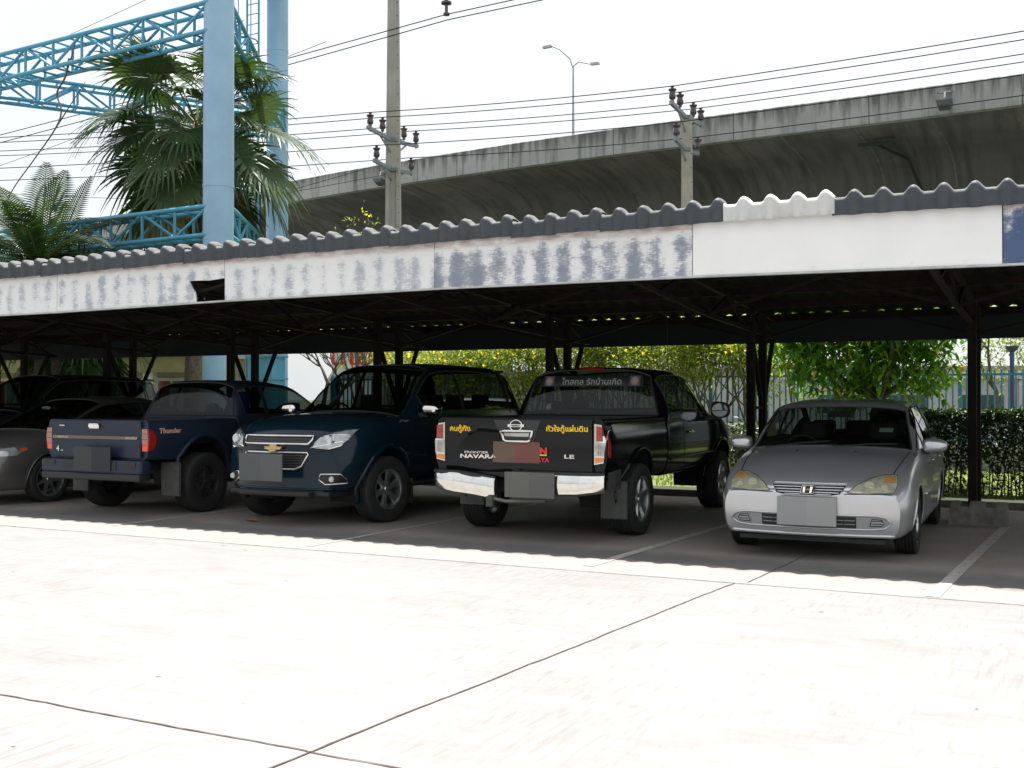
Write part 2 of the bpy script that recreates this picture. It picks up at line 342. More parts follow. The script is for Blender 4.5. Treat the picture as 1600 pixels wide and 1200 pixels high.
for (P, Q) in ((PA, PC), (PA, PB), (PB, PC)):
    for (z0, z1) in ((9.38, 10.0), (4.95, 5.57), (13.6, 14.2)):
        box_truss(P, Q, z0, z1)
# caged ladder on the rear column
LD = PB + Vector((-.15, -.95, 0)); b = MB()
for s in (-.22, .22): b.tube([LD+Vector((s, 0, .3)), LD+Vector((s, 0, 17))], .03, 6)
for i in range(55): b.tube([LD+Vector((-.22, 0, .5+i*.3)), LD+Vector((.22, 0, .5+i*.3))], .014, 5)
twp(b.build('ladder', M_btr))
b = MB()
for i in range(9):
    z = 1.7+i*1.7; pts = [LD+Vector((math.cos(t)*.36, -.30-math.sin(t)*.34, z)) for t in [PI*k/8 for k in range(9)]]
    b.tube([LD+Vector((.22, 0, z))]+pts+[LD+Vector((-.22, 0, z))], .022, 5)
for t in (.5, 1.57, 2.6): b.tube([LD+Vector((math.cos(t)*.36, -.30-math.sin(t)*.34, 1.7)), LD+Vector((math.cos(t)*.36, -.30-math.sin(t)*.34, 15.3))], .016, 5)
twp(b.build('ladder_cage', M_btr))
b = MB(); c = PB + Vector((.35, -.9, 0)); b.box((c.x-.45, c.y-.3, .1), (c.x+.45, c.y+.3, 2.6)); b.box((c.x-.52, c.y-.36, 1.95), (c.x+.52, c.y+.36, 2.0)); b.box((c.x-.52, c.y-.36, 2.6), (c.x+.52, c.y+.36, 2.66))
twp(b.build('switch_cabinet', M_btr))

# ---------------------------------------------------------------- power poles and cables
M_pole = mat('pole concrete', (.40, .375, .32), .85, col2=(.31, .29, .255), scale=1.5, bump=.15, bscale=25)
M_poleg = mat('pole bolt hole', (.06, .05, .045), .9)
M_arm = mat('galvanised crossarm', (.30, .33, .35), .55, .4, noise_amt=.3, scale=8)
M_ins = mat('brown glazed porcelain', (.055, .03, .035), .25, coat=.5)
def power_pole(x, y, ztop, wb, wt, zarm, label, rz=R(28), groove=False):
    t = empty('power_pole', (x, y, 0), 0, label, 'power pole', 'concrete power poles behind the carport')
    def hw(z): return (wb+(wt-wb)*z/ztop)/2
    b = MB(); Rz = Matrix.Rotation(rz, 4, 'Z')
    for (za, zb, rec) in ((0, 8.7 if groove else ztop*.55, 1), (8.7 if groove else ztop*.55, ztop, 0)):
        va = []
        for z in (za, zb):
            w = hw(z); g = w*.32 if rec else w*.0; k = w*.45; d = w*.72
            pr = [(-w, -d), (-k, -d), (-k, -d+g), (k, -d+g), (k, -d), (w, -d), (w, d), (-w, d)] if rec else [(-w, -d), (-k, -d-.001), (-k+.01, -d-.001), (k-.01, -d-.001), (k, -d-.001), (w, -d), (w, d), (-w, d)]
            va += [Rz @ Vector((p[0], p[1], z)) for p in pr]
        n = 8; b.add(va, [(i, (i+1) % n, n+(i+1) % n, n+i) for i in range(n)]+[tuple(range(n-1, -1, -1)), tuple(range(n, 2*n))])
    b.build('shaft', M_pole, t)
    b = MB(); z = 5.2
    while z < ztop-.2:
        w = hw(z); d = w*.72+.004
        b.add([Rz @ Vector((w*.72+math.cos(a)*.018, -d-.002, z+math.sin(a)*.018)) for a in [2*PI*k/8 for k in range(8)]], [tuple(range(8))]); 
        b.add([Rz @ Vector((-w-.003, math.cos(a)*.018, z+math.sin(a)*.018)) for a in [2*PI*k/8 for k in range(8)]], [tuple(range(8))]); z += .42
    b.build('bolt_holes', M_poleg, t)
    pts = []
    for (dz, offs, hl) in ((0, (-1.3, -.62, .62, 1.35), 1.45), (-.95, (-.95, 1.05), 1.1)):
        for s in (-1, 1):
            b = MB(); b.beam((0, s*.1, zarm+dz-.42), (0, s*hl, zarm+dz-.30), .09, .11); b.beam((0, s*.12, zarm+dz-.85 if dz == 0 else zarm+dz-.75), (0, s*hl*.55, zarm+dz-.38), .045, .045)
            b.build('crossarm', M_arm, t)
        for o in offs:
            zz = zarm+dz-.30+.05; b = MB(); M0 = Matrix.Translation((0, o, zz))
            b.lathe([(0, -.16), (.02, -.16), (.02, 0), (.055, 0), (.05, .06), (.075, .07), (.095, .10), (.10, .17), (.085, .22), (.075, .27), (.115, .33), (.118, .35), (.05, .36), (.035, .40), (.06, .42), (.06, .44), (0, .45)], 14, M0)
            b.build('insulator', M_ins, t, 40); pts.append(Vector((x, y+o, zz+.44)))
    MB().box((-hw(zarm)*1.02-.01, -hw(zarm)*.9, zarm-.48), (hw(zarm)*1.02+.01, hw(zarm)*.9, zarm-.36)).build('pole_band', M_arm, t); MB().box((-hw(zarm)*1.05, -hw(zarm)*.9, zarm-1.42), (hw(zarm)*1.05, hw(zarm)*.9, zarm-1.32)).build('pole_band', M_arm, t)
    return t, pts
T1, I1 = power_pole(-19.35, 29.5, 15.5, .62, .33, 10.05, 'tall grooved concrete power pole with two crossarms, passing out of the top of the picture', groove=True)
T2, I2 = power_pole(-10.1, 31.0, 9.6, .42, .27, 10.05, 'shorter concrete power pole whose top and crossarms stand against the viaduct')
MB().beam((.05, 0, 14.35), (2.75, -1.0, 14.35), .1, .1).build('crossarm', M_arm, T1)
MB().tube([(2.55, -1.0, 14.35), (2.55, -1.0, 13.0)], .03, 6).lathe([(.03, .62), (.13, .58), (.13, .53), (.05, .5), (.05, .4), (.16, .36), (.16, .30), (.05, .27), (.05, .05), (.10, .02), (.10, -.04), (0, -.05)], 12, Matrix.Translation((2.55, -1.0, 12.98))).build('hanging_insulator', M_ins, T1, 40)
M_cab = mat('dark cable', (.008, .010, .013), .8, spec=.1)
def cable(pts, sag, r, label, group='overhead cables', n=14):
    P = []
    for a, c in zip(pts, pts[1:]):
        a = Vector(a); c = Vector(c)
        for k in range(n): t = k/n; p = a.lerp(c, t); p.z -= sag*4*t*(1-t)*((c-a).length/12)**1.2; P.append(p)
    P.append(Vector(pts[-1])); b = MB().tube(P, r, 5)
    return tag(b.build('power_cable', M_cab), label, 'cable', group)
names = ['topmost cable, on the outermost left insulators of the upper crossarms', 'second cable from the top, on the inner left insulators of the upper crossarms', 'third cable from the top, on the inner right insulators of the upper crossarms', 'fourth cable from the top, on the outermost right insulators of the upper crossarms', 'fifth cable from the top, on the left insulators of the lower crossarms', 'lowest of the six cables, on the right insulators of the lower crossarms']
for a, c, nm in zip(I1, I2, names):
    d = Vector((-26, -7.0, .2)); e = Vector((30, -2.6, .6))
    cable([a+d, a, c, c+e], .09, .014, nm)
cable([(-43, 28.8, 11.2), (-16.8, 28.46, 12.95), (12, 27.2, 13.6)], .03, .016, 'front one of two thick cables meeting at the hanging insulator at the top edge')
cable([(-43, 29.0, 10.95), (-16.8, 28.56, 12.82), (12, 27.4, 13.4)], .03, .016, 'rear one of two thick cables meeting at the hanging insulator at the top edge')
cable([(-36, 33, 7.6), (-10.2, 31.0, 6.3+.2), (14, 29.5, 7.4)], .02, .008, 'thin low wire running just above the carport roof')
cable([(-34, 24, 11.6), (-18, 26, 15.8)], .05, .008, 'thin wire climbing across the top left corner of the sky')
cable([(-48, 30, 9.4), (-22, 29.5, 13.2)], .05, .01, 'faint wire crossing behind the upper blue truss')
cable([(-45, 27.5, 10.2), (-26, 29.5, 8.2), (-19.3, 29.5, 8.6)], .05, .009, 'faint wire descending behind the blue tower at left')
cable([(-45, 27.5, 5.4), (-26, 29, 7.9), (-19.3, 29.5, 9.0)], .05, .009, 'faint wire rising behind the blue tower at left')
# ================================================================ carport
PER = .245
cp = empty('carport', (-8, 13, 0), 0, 'long open carport with wavy tiled roof and peeling white fascia over the parked vehicles', 'carport')
CPI = Matrix.Translation((8, -13, 0))
def cpp(o): o.parent = cp; o.matrix_parent_inverse = CPI; return o
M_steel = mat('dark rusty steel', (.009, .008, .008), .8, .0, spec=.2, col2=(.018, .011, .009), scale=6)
M_tileu = mat('shade-dark roof sheet', (.030, .026, .022), .95, spec=.15, col2=(.015, .013, .011), scale=3)  # base colour darkened to stand in for deep shade under the roof
XL, XR = -26.0, 4.2
def wz(x, a=.028): c = math.cos(2*PI*(x/PER)); return a*(c if c > 0 else c*.45)
# roof sheets: one corrugated skin with real thickness, stepped in courses
ROOFF, ROOFB = 9.98, 16.2; ZF, ZR = 3.10, 2.70
b = MB(); nx = int((XR-XL)/PER*10); courses = 5
for ci in range(courses):
    ya = ROOFF+(ROOFB-ROOFF)*ci/courses; yb = ROOFF+(ROOFB-ROOFF)*(ci+1)/courses+.12
    za = ZF+(ZR-ZF)*ci/courses-.006*0; zb = ZF+(ZR-ZF)*(ci+1)/courses-.02
    v = []; f = []
    for (y, z, t) in ((ya, za+.012, 0), (yb, zb+.0, 0), (yb, zb-.01, 1), (ya, za+.002, 1)):
        v += [(XL+(XR-XL)*i/nx, y, z+wz(XL+(XR-XL)*i/nx)) for i in range(nx+1)]
    w = nx+1
    for k in range(4):
        for i in range(nx): f.append((k*w+i, k*w+i+1, ((k+1) % 4)*w+i+1, ((k+1) % 4)*w+i))
    b.add(v, f)
cpp(b.build('roof_sheeting', M_tileu, None, 50))
# edge tiles: curved capping over the fascia
M_edge = mat('grey painted tile', (.052, .06, .070), .6, col2=(.038, .045, .054), scale=5, bump=.2, bscale=30)
M_edgew = mat('white painted tile', (.58, .58, .57), .6, col2=(.44, .44, .43), scale=6, stretch=(1, 1, .4), lo=.45, hi=.75)
M_dust = mat('dusty tile top', (.10, .105, .11), .8, col2=(.17, .165, .16), scale=9)
def edge_tile(x0, x1, m, mtop, label=None, dz=0, dy=0, tilt=0):
    n = int(round((x1-x0)/PER*12)); YF = 9.93+dy; b = MB(); rows = []
    for j in range(12):
        r = []
        for i in range(n+1):
            x = x0+(x1-x0)*i/n; c = math.cos(2*PI*x/PER); hump = max(0, (c+.25)/1.25)**.85 if c > -.25 else 0; tz = dz+tilt*(x-x0); top = 3.174+.064*hump+tz
            prot = .05*hump
            if j == 0: p = (YF+.30, top-.05)
            elif j == 1: p = (YF+.10, top+.0)
            elif j < 6: a = (j-1)/5*PI/2; p = (YF+.045-math.sin(a)*.045-prot*math.sin(a), top-.045+math.cos(a)*.045)
            elif j < 10: t = (j-6)/3; p = (YF-prot*(1-.2*t), top-.045-t*(top-.045-(3.016+tz-.012*hump)))
            elif j == 10: p = (YF+.012-prot*.8, 3.012+tz-.012*hump)
            else: p = (YF+.016, 3.11+tz)
            r.append((x, p[0], p[1]))
        rows.append(r)
    v = [p for r in rows for p in r]; w = n+1; f = [(j*w+i, (j+1)*w+i, (j+1)*w+i+1, j*w+i+1) for j in range(11) for i in range(n)]
    mi = []; b.v = v; b.f = f; b.m = [1 if j < 4 else 0 for j in range(11) for i in range(n)]
    b.add([rows[j][0] for j in range(2, 11)], [tuple(range(9))]); b.add([rows[j][-1] for j in range(2, 11)], [tuple(range(8, -1, -1))])
    o = cpp(b.build('edge_tile', [m, mtop], None, 60))
    if label: o['label'] = label
x = -.98-PER*.0; W0 = -2.93
W0 = round(-2.93/PER)*PER + PER*.24; W1 = W0+4*PER
edge_tile(W0, W1+.02, M_edgew, M_edgew, 'white replacement tile', .012, -.012, .01)
xx = W1
while xx < XR: edge_tile(xx, xx+4*PER+.006, M_edge, M_dust, None, .012-random.random()*.006, -random.random()*.008, .006); xx += 4*PER
xx = W0; k = 0
while xx > XL:
    n = 2 if k else 3
    edge_tile(xx-n*PER-.004, xx+.004, M_edge, M_dust, None, random.uniform(-.006, .010), random.uniform(-.012, .004), random.uniform(.008, .028)); xx -= n*PER; k += 1
# fascia boards
def fascia_mat(name, s, blue=(.25, .31, .42)):
    m = mat(name, (.7, .7, .7), .7); g = NB(m); v = g.coord(); x, y, z = g.sep(v)
    wv = g.math('MULTIPLY', g.math('COSINE', g.math('MULTIPLY', x, 2*PI/PER)), -.07)
    n = g.noise(g.mapping(v, (1.6, 1, 1.0)), 1.7, 4, .6); fine = g.noise(g.mapping(v, (6, 1, 26)), 3.0, 7, .75); f2 = g.noise(g.mapping(v, (24, 1, 4)), 2.0, 5, .7); nn = g.noise(g.mapping(v, (1, 1, 1.6)), 7, 6, .65)
    topf = g.math('MULTIPLY', g.rng(z, 2.92, 3.06), .22); botf = g.math('MULTIPLY', g.rng(z, 2.62, 2.54), .12)
    k = g.math('ADD', g.math('ADD', g.math('ADD', g.math('MULTIPLY', n, .62), .195), wv), g.math('MULTIPLY', g.math('SUBTRACT', fine, .5), .55))
    k = g.math('ADD', k, g.math('MULTIPLY', g.math('SUBTRACT', f2, .5), .16)); k = g.math('ADD', k, g.math('MULTIPLY', g.math('SUBTRACT', nn, .5), .35))
    k = g.math('SUBTRACT', k, topf); k = g.math('SUBTRACT', k, botf)
    s = s-.08 if s > .4 else s-.12
    f = g.math('MULTIPLY', g.math('ADD', g.math('MULTIPLY', g.rng(k, .48-s*.2, .70-s*.2), .65), g.math('MULTIPLY', g.rng(k, .575-s*.2, .60-s*.2), .35)), min(1, .8+s*.4))
    base = g.mix(g.rng(g.noise(v, 1.3, 5), .3, .7), (.77, .765, .765), (.70, .70, .705))
    c = g.mix(f, base, blue)
    rn = g.noise(g.mapping(v, (2.2, 1, 8)), 2.4, 5)
    c = g.mix(g.math('MULTIPLY', g.rng(z, 2.99, 3.035), g.rng(rn, .35, .6)), c, (.50, .40, .38))
    c = g.mix(g.math('MULTIPLY', g.rng(z, 2.60, 2.545), g.rng(rn, .5, .75)), c, (.42, .40, .37))
    sp = g.noise(g.mapping(v, (5, 1, 1.3)), 9, 3, .5); c = g.mix(g.math('MULTIPLY', g.rng(sp, .74, .78), .7), c, (.30, .22, .18))
    g.color(c); g.bump(fine, .12, .003); return m
FM = {s: fascia_mat('weathered fascia %d' % int(s*100), s, bl) for s, bl in ((.0, (.5, .5, .55)), (.25, (.31, .335, .39)), (.33, (.29, .32, .385)), (.55, (.215, .24, .295)), (1.2, (.06, .10, .20)))}
FM[0.] = mat('fresh white board', (.84, .835, .83), .6, col2=(.79, .785, .78), scale=1.5)
XB = [-26.2, -23.3, -20.4, -17.5, -14.6, -11.72, -8.91, -6.03, -3.2, -.53, 2.2, 4.2]; SS = [.25, .33, .25, .33, .25, .33, .25, .55, 0., 1.2, .33]
for i in range(len(SS)):
    a, c = XB[i]+.004, XB[i+1]-.004; b = MB(); y0, y1 = 9.985, 10.005
    out = [(a, 2.545), (c, 2.545), (c, 3.10), (a, 3.10)]
    if i == 5:   # broken corner
        out = [(a, 2.545), (c-.44, 2.545), (c-.44, 2.60), (c-.455, 2.66), (c-.50, 2.72), (c-.545, 2.80), (c-.42, 2.80), (c-.25, 2.79), (c, 2.805), (c, 3.10), (a, 3.10)]
    n = len(out); b.add([(p[0], y0, p[1]) for p in out]+[(p[0], y1, p[1]) for p in out], [tuple(range(n)), tuple(range(2*n-1, n-1, -1))]+[(k, n+k, n+(k+1) % n, (k+1) % n) for k in range(n)])
    o = cpp(b.build('fascia_panel', FM[SS[i]]))
    if i == 5: o['label'] = 'weathered panel with a broken lower corner'
    if i == 8: o['label'] = 'clean white panel'
    if i == 9: o['label'] = 'panel with deep blue paint showing through'
b = None
for i in range(70):
    x_ = -25.6+i*.42; b = MB().lathe([(0, -.008), (.010, -.007), (.013, 0)], 8, Matrix.Translation((x_, 9.984, 2.575+.008*math.sin(i*5))) @ Matrix.Rotation(PI/2, 4, 'X')); cpp(b.build('screw_head', mat('rusty screw', (.14, .07, .04), .7) if i == 0 else bpy.data.materials['rusty screw']))
M_trim = mat('white trim', (.5, .52, .51), .5, noise_amt=.3, scale=6)
b = MB()
for a_, c_ in zip(XB, XB[1:]): b.box((a_, 9.975, 2.525), (c_, 10.03, 2.544))
cpp(b.build('fascia_trim', M_trim))
cpp(MB().box((XL, ROOFB-.01, 2.24), (XR, ROOFB+.01, 2.668)).build('rear_fascia', mat('dark blue board', (.010, .014, .018), .8)))
# the old roof edge rises a little towards its middle
done = set()
for o_ in cp.children:
    if o_.name.split('.')[0] in ('roof_sheeting', 'edge_tile', 'fascia_panel', 'fascia_trim', 'screw_head') and o_.data.name not in done:
        done.add(o_.data.name)
        for v_ in o_.data.vertices:
            t_ = (v_.co.x+6.0)/6.4; v_.co.z += .058*max(0, 1-t_*t_)**1.2*max(0, min(1, 1-(v_.co.y-10.05)/5.5))
# purlins, posts, frames
b = MB()
for y in (10.1, 11.3, 12.5, 13.7, 14.9, 16.05):
    z = ZF+(ZR-ZF)*(y-ROOFF)/(ROOFB-ROOFF)-(.075 if y < 16 else .105); b.box((XL, y-.025, z-.05), (XR, y+.025, z+.04))
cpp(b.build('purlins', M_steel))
PX = [-24.9, -21.9, -18.9, -15.9, -12.95, -9.92, -6.88, -3.89, -1.13, 2.0]
def rz_(y): return ZF+(ZR-ZF)*(y-ROOFF)/(ROOFB-ROOFF)
for X in PX:
    for Y in (14.67, 15.3):
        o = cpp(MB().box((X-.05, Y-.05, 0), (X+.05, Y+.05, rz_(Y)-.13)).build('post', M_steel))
    b = MB()
    for s in (-1, 1): b.beam((X, 15.3, 1.22), (X, 15.3+s*.62, 2.36), .055)
    b.beam((X, 14.67, 1.3), (X, 15.3, 1.3), .04)
    cpp(b.build('brace', M_steel))
    b = MB(); b.beam((X, 10.05, rz_(10.05)-.14), (X, 16.15, rz_(16.15)-.14), .06); b.beam((X, 10.05, 2.62), (X, 12.7, 2.43), .05); b.beam((X, 12.7, 2.43), (X, 16.1, 2.30), .05)
    ys = [10.1, 11.0, 11.9, 12.8, 13.6, 14.4, 15.2, 16.0]
    for i in range(len(ys)-1):
        lo = lambda y: 2.62-(y-10.05)/2.65*.19 if y < 12.7 else 2.43-(y-12.7)/3.4*.13
        hi = lambda y: rz_(y)-.14
        p, q = (lo(ys[i]), hi(ys[i+1])) if i % 2 else (hi(ys[i]), lo(ys[i+1])); b.beam((X, ys[i], p), (X, ys[i+1], q), .035)
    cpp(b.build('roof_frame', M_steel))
for X0, X1 in zip(PX, PX[1:]):
    Xm = (X0+X1)/2
    for (y, za, zb) in ((12.7, 2.43, 2.82), (15.2, 2.25, rz_(15.2)-.14), (10.1, 2.62, 2.9)):
        b = MB()
        for X in (X0, X1): b.beam((X, y, za), (Xm, y, zb), .034)
        cpp(b.build('sway_brace', M_steel))
# wheel stop
ws = empty('wheel_stop', (-1.0, 13.6, 0), 0, 'grimy concrete wheel stop on the ground beside the silver sedan bay', 'wheel stop')
b = MB()
for (xa, xb) in ((-.36, -.22), (-.1, .12), (.25, .40)): b.add([(xa, -.10, .2), (xb, -.10, .2), (xb, .10, .2), (xa, .10, .2), (xa+.01, -.08, .255), (xb-.01, -.08, .255), (xb-.01, .08, .255), (xa+.01, .08, .255)], [(4,5,6,7),(0,1,5,4),(1,2,6,5),(2,3,7,6),(3,0,4,7)])
b.add([(-.38, -.16, 0), (.42, -.16, 0), (.42, .16, 0), (-.38, .16, 0), (-.37, -.11, .2), (.41, -.11, .2), (.41, .11, .2), (-.37, .11, .2)], [(0,3,2,1),(4,5,6,7),(0,1,5,4),(1,2,6,5),(2,3,7,6),(3,0,4,7)])
b.build('block', mat('grimy concrete', (.20, .19, .18), .9, noise_amt=.5, scale=7, bump=.5), ws); ws.scale = (.78, 1, 1)
# dry creeper stems on the roof edge
M_dry = mat('dry stems', (.16, .07, .05), .9, col2=(.25, .17, .12), scale=10)
b = MB()
for i in range(170):
    x = random.uniform(-3.0, -2.35); y = random.uniform(10.25, 10.9); p = Vector((x, y, 3.14)); pts = [p.copy()]; d = Vector((random.uniform(-1, 1), random.uniform(-1, 1), random.uniform(.2, .9)))
    for k in range(5): p = p+d.normalized()*random.uniform(.03, .06); d += Vector((random.uniform(-.7, .7), random.uniform(-.7, .7), random.uniform(-.75, .25))); pts.append(p.copy())
    b.tube(pts, random.uniform(.002, .006), 4)
tag(b.build('dry_creeper', M_dry), 'tangle of dry brown stems lying on the carport roof beside the white tile', 'dry plant')
# fallen leaf and litter
b = MB(); b.add([(-.09, -.02, .006), (-.03, -.06, .02), (.05, -.05, .018), (.1, 0, .004), (.04, .05, .02), (-.04, .045, .022), (0, 0, .006)], [(0,1,6),(1,2,6),(2,3,6),(3,4,6),(4,5,6),(5,0,6)])
o = b.build('fallen_leaf', mat('orange dry leaf', (.45, .17, .05), .7)); o.location = (-8.55, 10.05, .004); tag(o, 'curled orange dry leaf lying on the ground in front of the dark blue suv', 'leaf')
# ================================================================ vehicle builder
def pchip(P, n):
    """monotone cubic through scalars P, n[i] samples per interval -> list"""
    k = len(P); d = [P[i+1]-P[i] for i in range(k-1)]; m = [0]*k
    for i in range(k):
        if i == 0: m[i] = d[0]
        elif i == k-1: m[i] = d[-1]
        else: m[i] = 0 if d[i-1]*d[i] <= 0 else 2*d[i-1]*d[i]/(d[i-1]+d[i])
    out = []
    for i in range(k-1):
        for j in range(n[i]):
            t = j/n[i]; out.append((2*t**3-3*t**2+1)*P[i]+(t**3-2*t**2+t)*m[i]+(-2*t**3+3*t**2)*P[i+1]+(t**3-t**2)*m[i+1])
    out.append(P[-1]); return out
M_glass = bpy.data.materials.new('tinted glass'); M_glass.use_nodes = True
def glass_setup(m, tint, refl=.08, rough=.02):
    n = m.node_tree; n.nodes.remove(n.nodes['Principled BSDF']); out = n.nodes['Material Output']
    t = n.nodes.new('ShaderNodeBsdfTransparent'); t.inputs[0].default_value = (*tint, 1); g = n.nodes.new('ShaderNodeBsdfGlossy'); g.inputs['Roughness'].default_value = rough
    def mt(op, x, y=None):
        k = n.nodes.new('ShaderNodeMath'); k.operation = op; k.use_clamp = op in ('MULTIPLY_ADD', 'SUBTRACT')
        for i, q in enumerate((x, y) if op != 'MULTIPLY_ADD' else (x, 1-refl, refl)):
            if q is None: continue
            if isinstance(q, (int, float)): k.inputs[i].default_value = q
            else: n.links.new(q, k.inputs[i])
        return k
    gm = n.nodes.new('ShaderNodeNewGeometry'); dp = n.nodes.new('ShaderNodeVectorMath'); dp.operation = 'DOT_PRODUCT'; n.links.new(gm.outputs['Normal'], dp.inputs[0]); n.links.new(gm.outputs['Incoming'], dp.inputs[1])
    a = mt('MULTIPLY_ADD', mt('POWER', mt('SUBTRACT', 1.0, mt('ABSOLUTE', dp.outputs['Value']).outputs[0]).outputs[0], 5.0).outputs[0])
    x = n.nodes.new('ShaderNodeMixShader'); n.links.new(a.outputs[0], x.inputs[0]); n.links.new(t.outputs[0], x.inputs[1]); n.links.new(g.outputs[0], x.inputs[2]); n.links.new(x.outputs[0], out.inputs[0])
glass_setup(M_glass, (.31, .35, .34), .03)
M_glassd = bpy.data.materials.new('dusty windscreen'); M_glassd.use_nodes = True; glass_setup(M_glassd, (.52, .56, .54), .05, .07)
M_rub = mat('tyre rubber', (.018, .018, .018), .85, noise_amt=.3, scale=20, bump=.2, bscale=60)
M_blk = mat('black plastic', (.012, .012, .013), .6)
M_blkg = mat('black grille', (.006, .006, .007), .45)
M_liner = mat('dark wheel arch liner', (.006, .006, .006), .95)
M_int = mat('dark interior', (.035, .033, .032), .9)
M_alloy = mat('silver alloy', (.55, .56, .57), .28, .9, noise_amt=.25, scale=9)
M_chrome = mat('chrome', (.80, .78, .74), .10, 1.0, noise_amt=.12, scale=14)
M_mud = mat('grey mud flap', (.075, .078, .075), .75, noise_amt=.3, scale=9)
M_seam = mat('seam gap', (.003, .003, .003), .9)
M_lens = mat('clear lamp lens', (.46, .50, .51), .12, .4, coat=1, col2=(.30, .33, .34), scale=14, lo=.35, hi=.65)
M_lensy = mat('yellowed lamp lens', (.50, .49, .37), .15, .25, coat=.9, col2=(.35, .35, .28), scale=12, lo=.4, hi=.6)
M_red = mat('red lamp lens', (.38, .012, .010), .2, coat=.8, noise_amt=.35, scale=40)
M_redb = mat('bright red lens', (.75, .05, .02), .2, coat=.8)
M_org = mat('orange lamp lens', (.75, .22, .03), .2, coat=.8)
M_white = mat('white lettering', (.70, .70, .68), .5)
M_yel = mat('yellow lettering', (.85, .50, .02), .5)
M_rlet = mat('red lettering', (.70, .03, .02), .5)
M_oran = mat('orange label', (.62, .26, .04), .6)
class Car:
    def __init__(s, loc, rz, label, cat, name='car', group=None):
        s.lift = loc[2]; s.root = empty(name, loc, rz, label, cat, group)
    def loft(s, name, st, paint, windows=(), nj=(3, 5, 4, 5, 6, 5, 5), step=.045, bow=0, bowr=0, zone=.9, arches=(), seam=True, bowp=2.2, sharp=42):
        """st: (x, [(y,z)*8]) rear -> front; ring pts 0..7 from bottom centre over the side to the top centre"""
        xs = [a[0] for a in st]; ni = [max(2, int(abs(b-a)/step+.5)) for a, b in zip(xs, xs[1:])]
        lines = []
        for j in range(8):
            ox = [(a[1][j][2] if len(a[1][j]) > 2 else 0) for a in st]
            lines.append(list(zip(pchip([x+o for x, o in zip(xs, ox)], ni), pchip([a[1][j][0] for a in st], ni), pchip([a[1][j][1] for a in st], ni))))
        N = len(lines[0]); grid = []
        sp = []; [sp.extend([i+k/ni[i] for k in range(ni[i])]) for i in range(len(ni))]; sp.append(len(ni))
        for i in range(N):
            c = [lines[j][i] for j in range(8)]
            grid.append(list(zip(pchip([p[0] for p in c], nj), pchip([p[1] for p in c], nj), pchip([p[2] for p in c], nj))))
        J = len(grid[0]); jp = []; [jp.extend([j+k/nj[j] for k in range(nj[j])]) for j in range(7)]; jp.append(7)
        xf, xr = xs[-1], xs[0]
        def defo(p):
            x, y, z = p; w = .85
            if bow: x -= bow*(abs(y)/w)**bowp*max(0, min(1, (x-(xf-zone))/zone))**1.5
            if bowr: x += bowr*(abs(y)/w)**2.2*max(0, min(1, ((xr+zone)-x)/zone))**1.5
            return (x, y, z)
        V = []; F = []; tags = []
        for r in grid: V += [defo(p) for p in r]
        def q(i, j): return i*J+j
        for i in range(N-1):
            for j in range(J-1): F.append((q(i, j), q(i+1, j), q(i+1, j+1), q(i, j+1))); tags.append(('s', (sp[i]+sp[i+1])/2, (jp[j]+jp[j+1])/2))
        j1 = nj[0]; j5 = sum(nj[:5])
        for (i, flip) in ((0, 1), (N-1, 0)):
            r = grid[i]; top = r[j5:]; base = len(V); K = len(top)
            for j in range(j1, j5+1):
                bl = ((j-j1)/(j5-j1))**1.5
                for k in range(K): V.append(defo((r[j][0]+(top[k][0]-top[0][0])*bl, r[j][1]*(top[k][1]/top[0][1] if top[0][1] else 0), r[j][2]+(top[k][2]-top[0][2])*bl)))
            for a in range(j5-j1):
                for k in range(K-1):
                    f = (base+a*K+k, base+a*K+k+1, base+(a+1)*K+k+1, base+(a+1)*K+k); F.append(f[::-1] if flip else f); tags.append(('c', i, 0))
        # mirror
        n0 = len(V); V2 = [(x, -y, z) for x, y, z in V]; F2 = [tuple(n0+k for k in f)[::-1] for f in F]
        V += V2; F += F2; tags += tags; nF = len(tags)//2
        s.bvh = BVHTree.FromPolygons(V, F)
        Vv = [Vector(v) for v in V]
        keep = []; groups = {}
        for fi, f in enumerate(F):
            c = sum((Vv[k] for k in f), Vector())/4; side = 1 if fi < nF else -1; t = tags[fi]; dead = False
            for (ax, az, rr) in arches:
                if (c.x-ax)**2+(c.z-az)**2 < rr*rr and abs(c.y) > .45 and (t[0] == 'c' or t[2] < 4.5): dead = True
            if dead: continue
            hit = None
            if t[0] == 's':
                for w in windows:
                    if w[1][0] <= t[1] <= w[1][1] and w[2][0] <= t[2] <= w[2][1] and (len(w) < 5 or w[4](c)): hit = w; break
            if hit:
                key = hit[0] if hit[3] == 0 else (hit[0], side); groups.setdefault(key, []).append(f)
            else: keep.append(f)
        # snap arch borders
        cnt = {}
        for f in keep:
            for a, b in zip(f, f[1:]+f[:1]): e = (min(a, b), max(a, b)); cnt[e] = cnt.get(e, 0)+1
        if arches:
            edge_v = set(k for e, c in cnt.items() if c == 1 for k in e)
            for k in edge_v:
                p = Vv[k]
                if abs(p.y) < .45: continue
                for (ax, az, rr) in arches:
                    d = math.hypot(p.x-ax, p.z-az)
                    if abs(d-rr) < step*1.15 and d > 0 and p.z > az-rr*.8: p.x = ax+(p.x-ax)*rr/d; p.z = az+(p.z-az)*rr/d
        def mesh(nm, faces):
            used = sorted(set(k for f in faces for k in f)); mp = {k: i for i, k in enumerate(used)}
            me = bpy.data.meshes.new(nm); me.from_pydata([Vv[k] for k in used], [], [tuple(mp[k] for k in f) for f in faces])
            bm = bmesh.new(); bm.from_mesh(me); bmesh.ops.remove_doubles(bm, verts=bm.verts, dist=.0006); bmesh.ops.recalc_face_normals(bm, faces=bm.faces)
            bm.to_mesh(me); bm.free(); return me
        body = link(name, mesh(name, keep), paint, s.root, sharp)
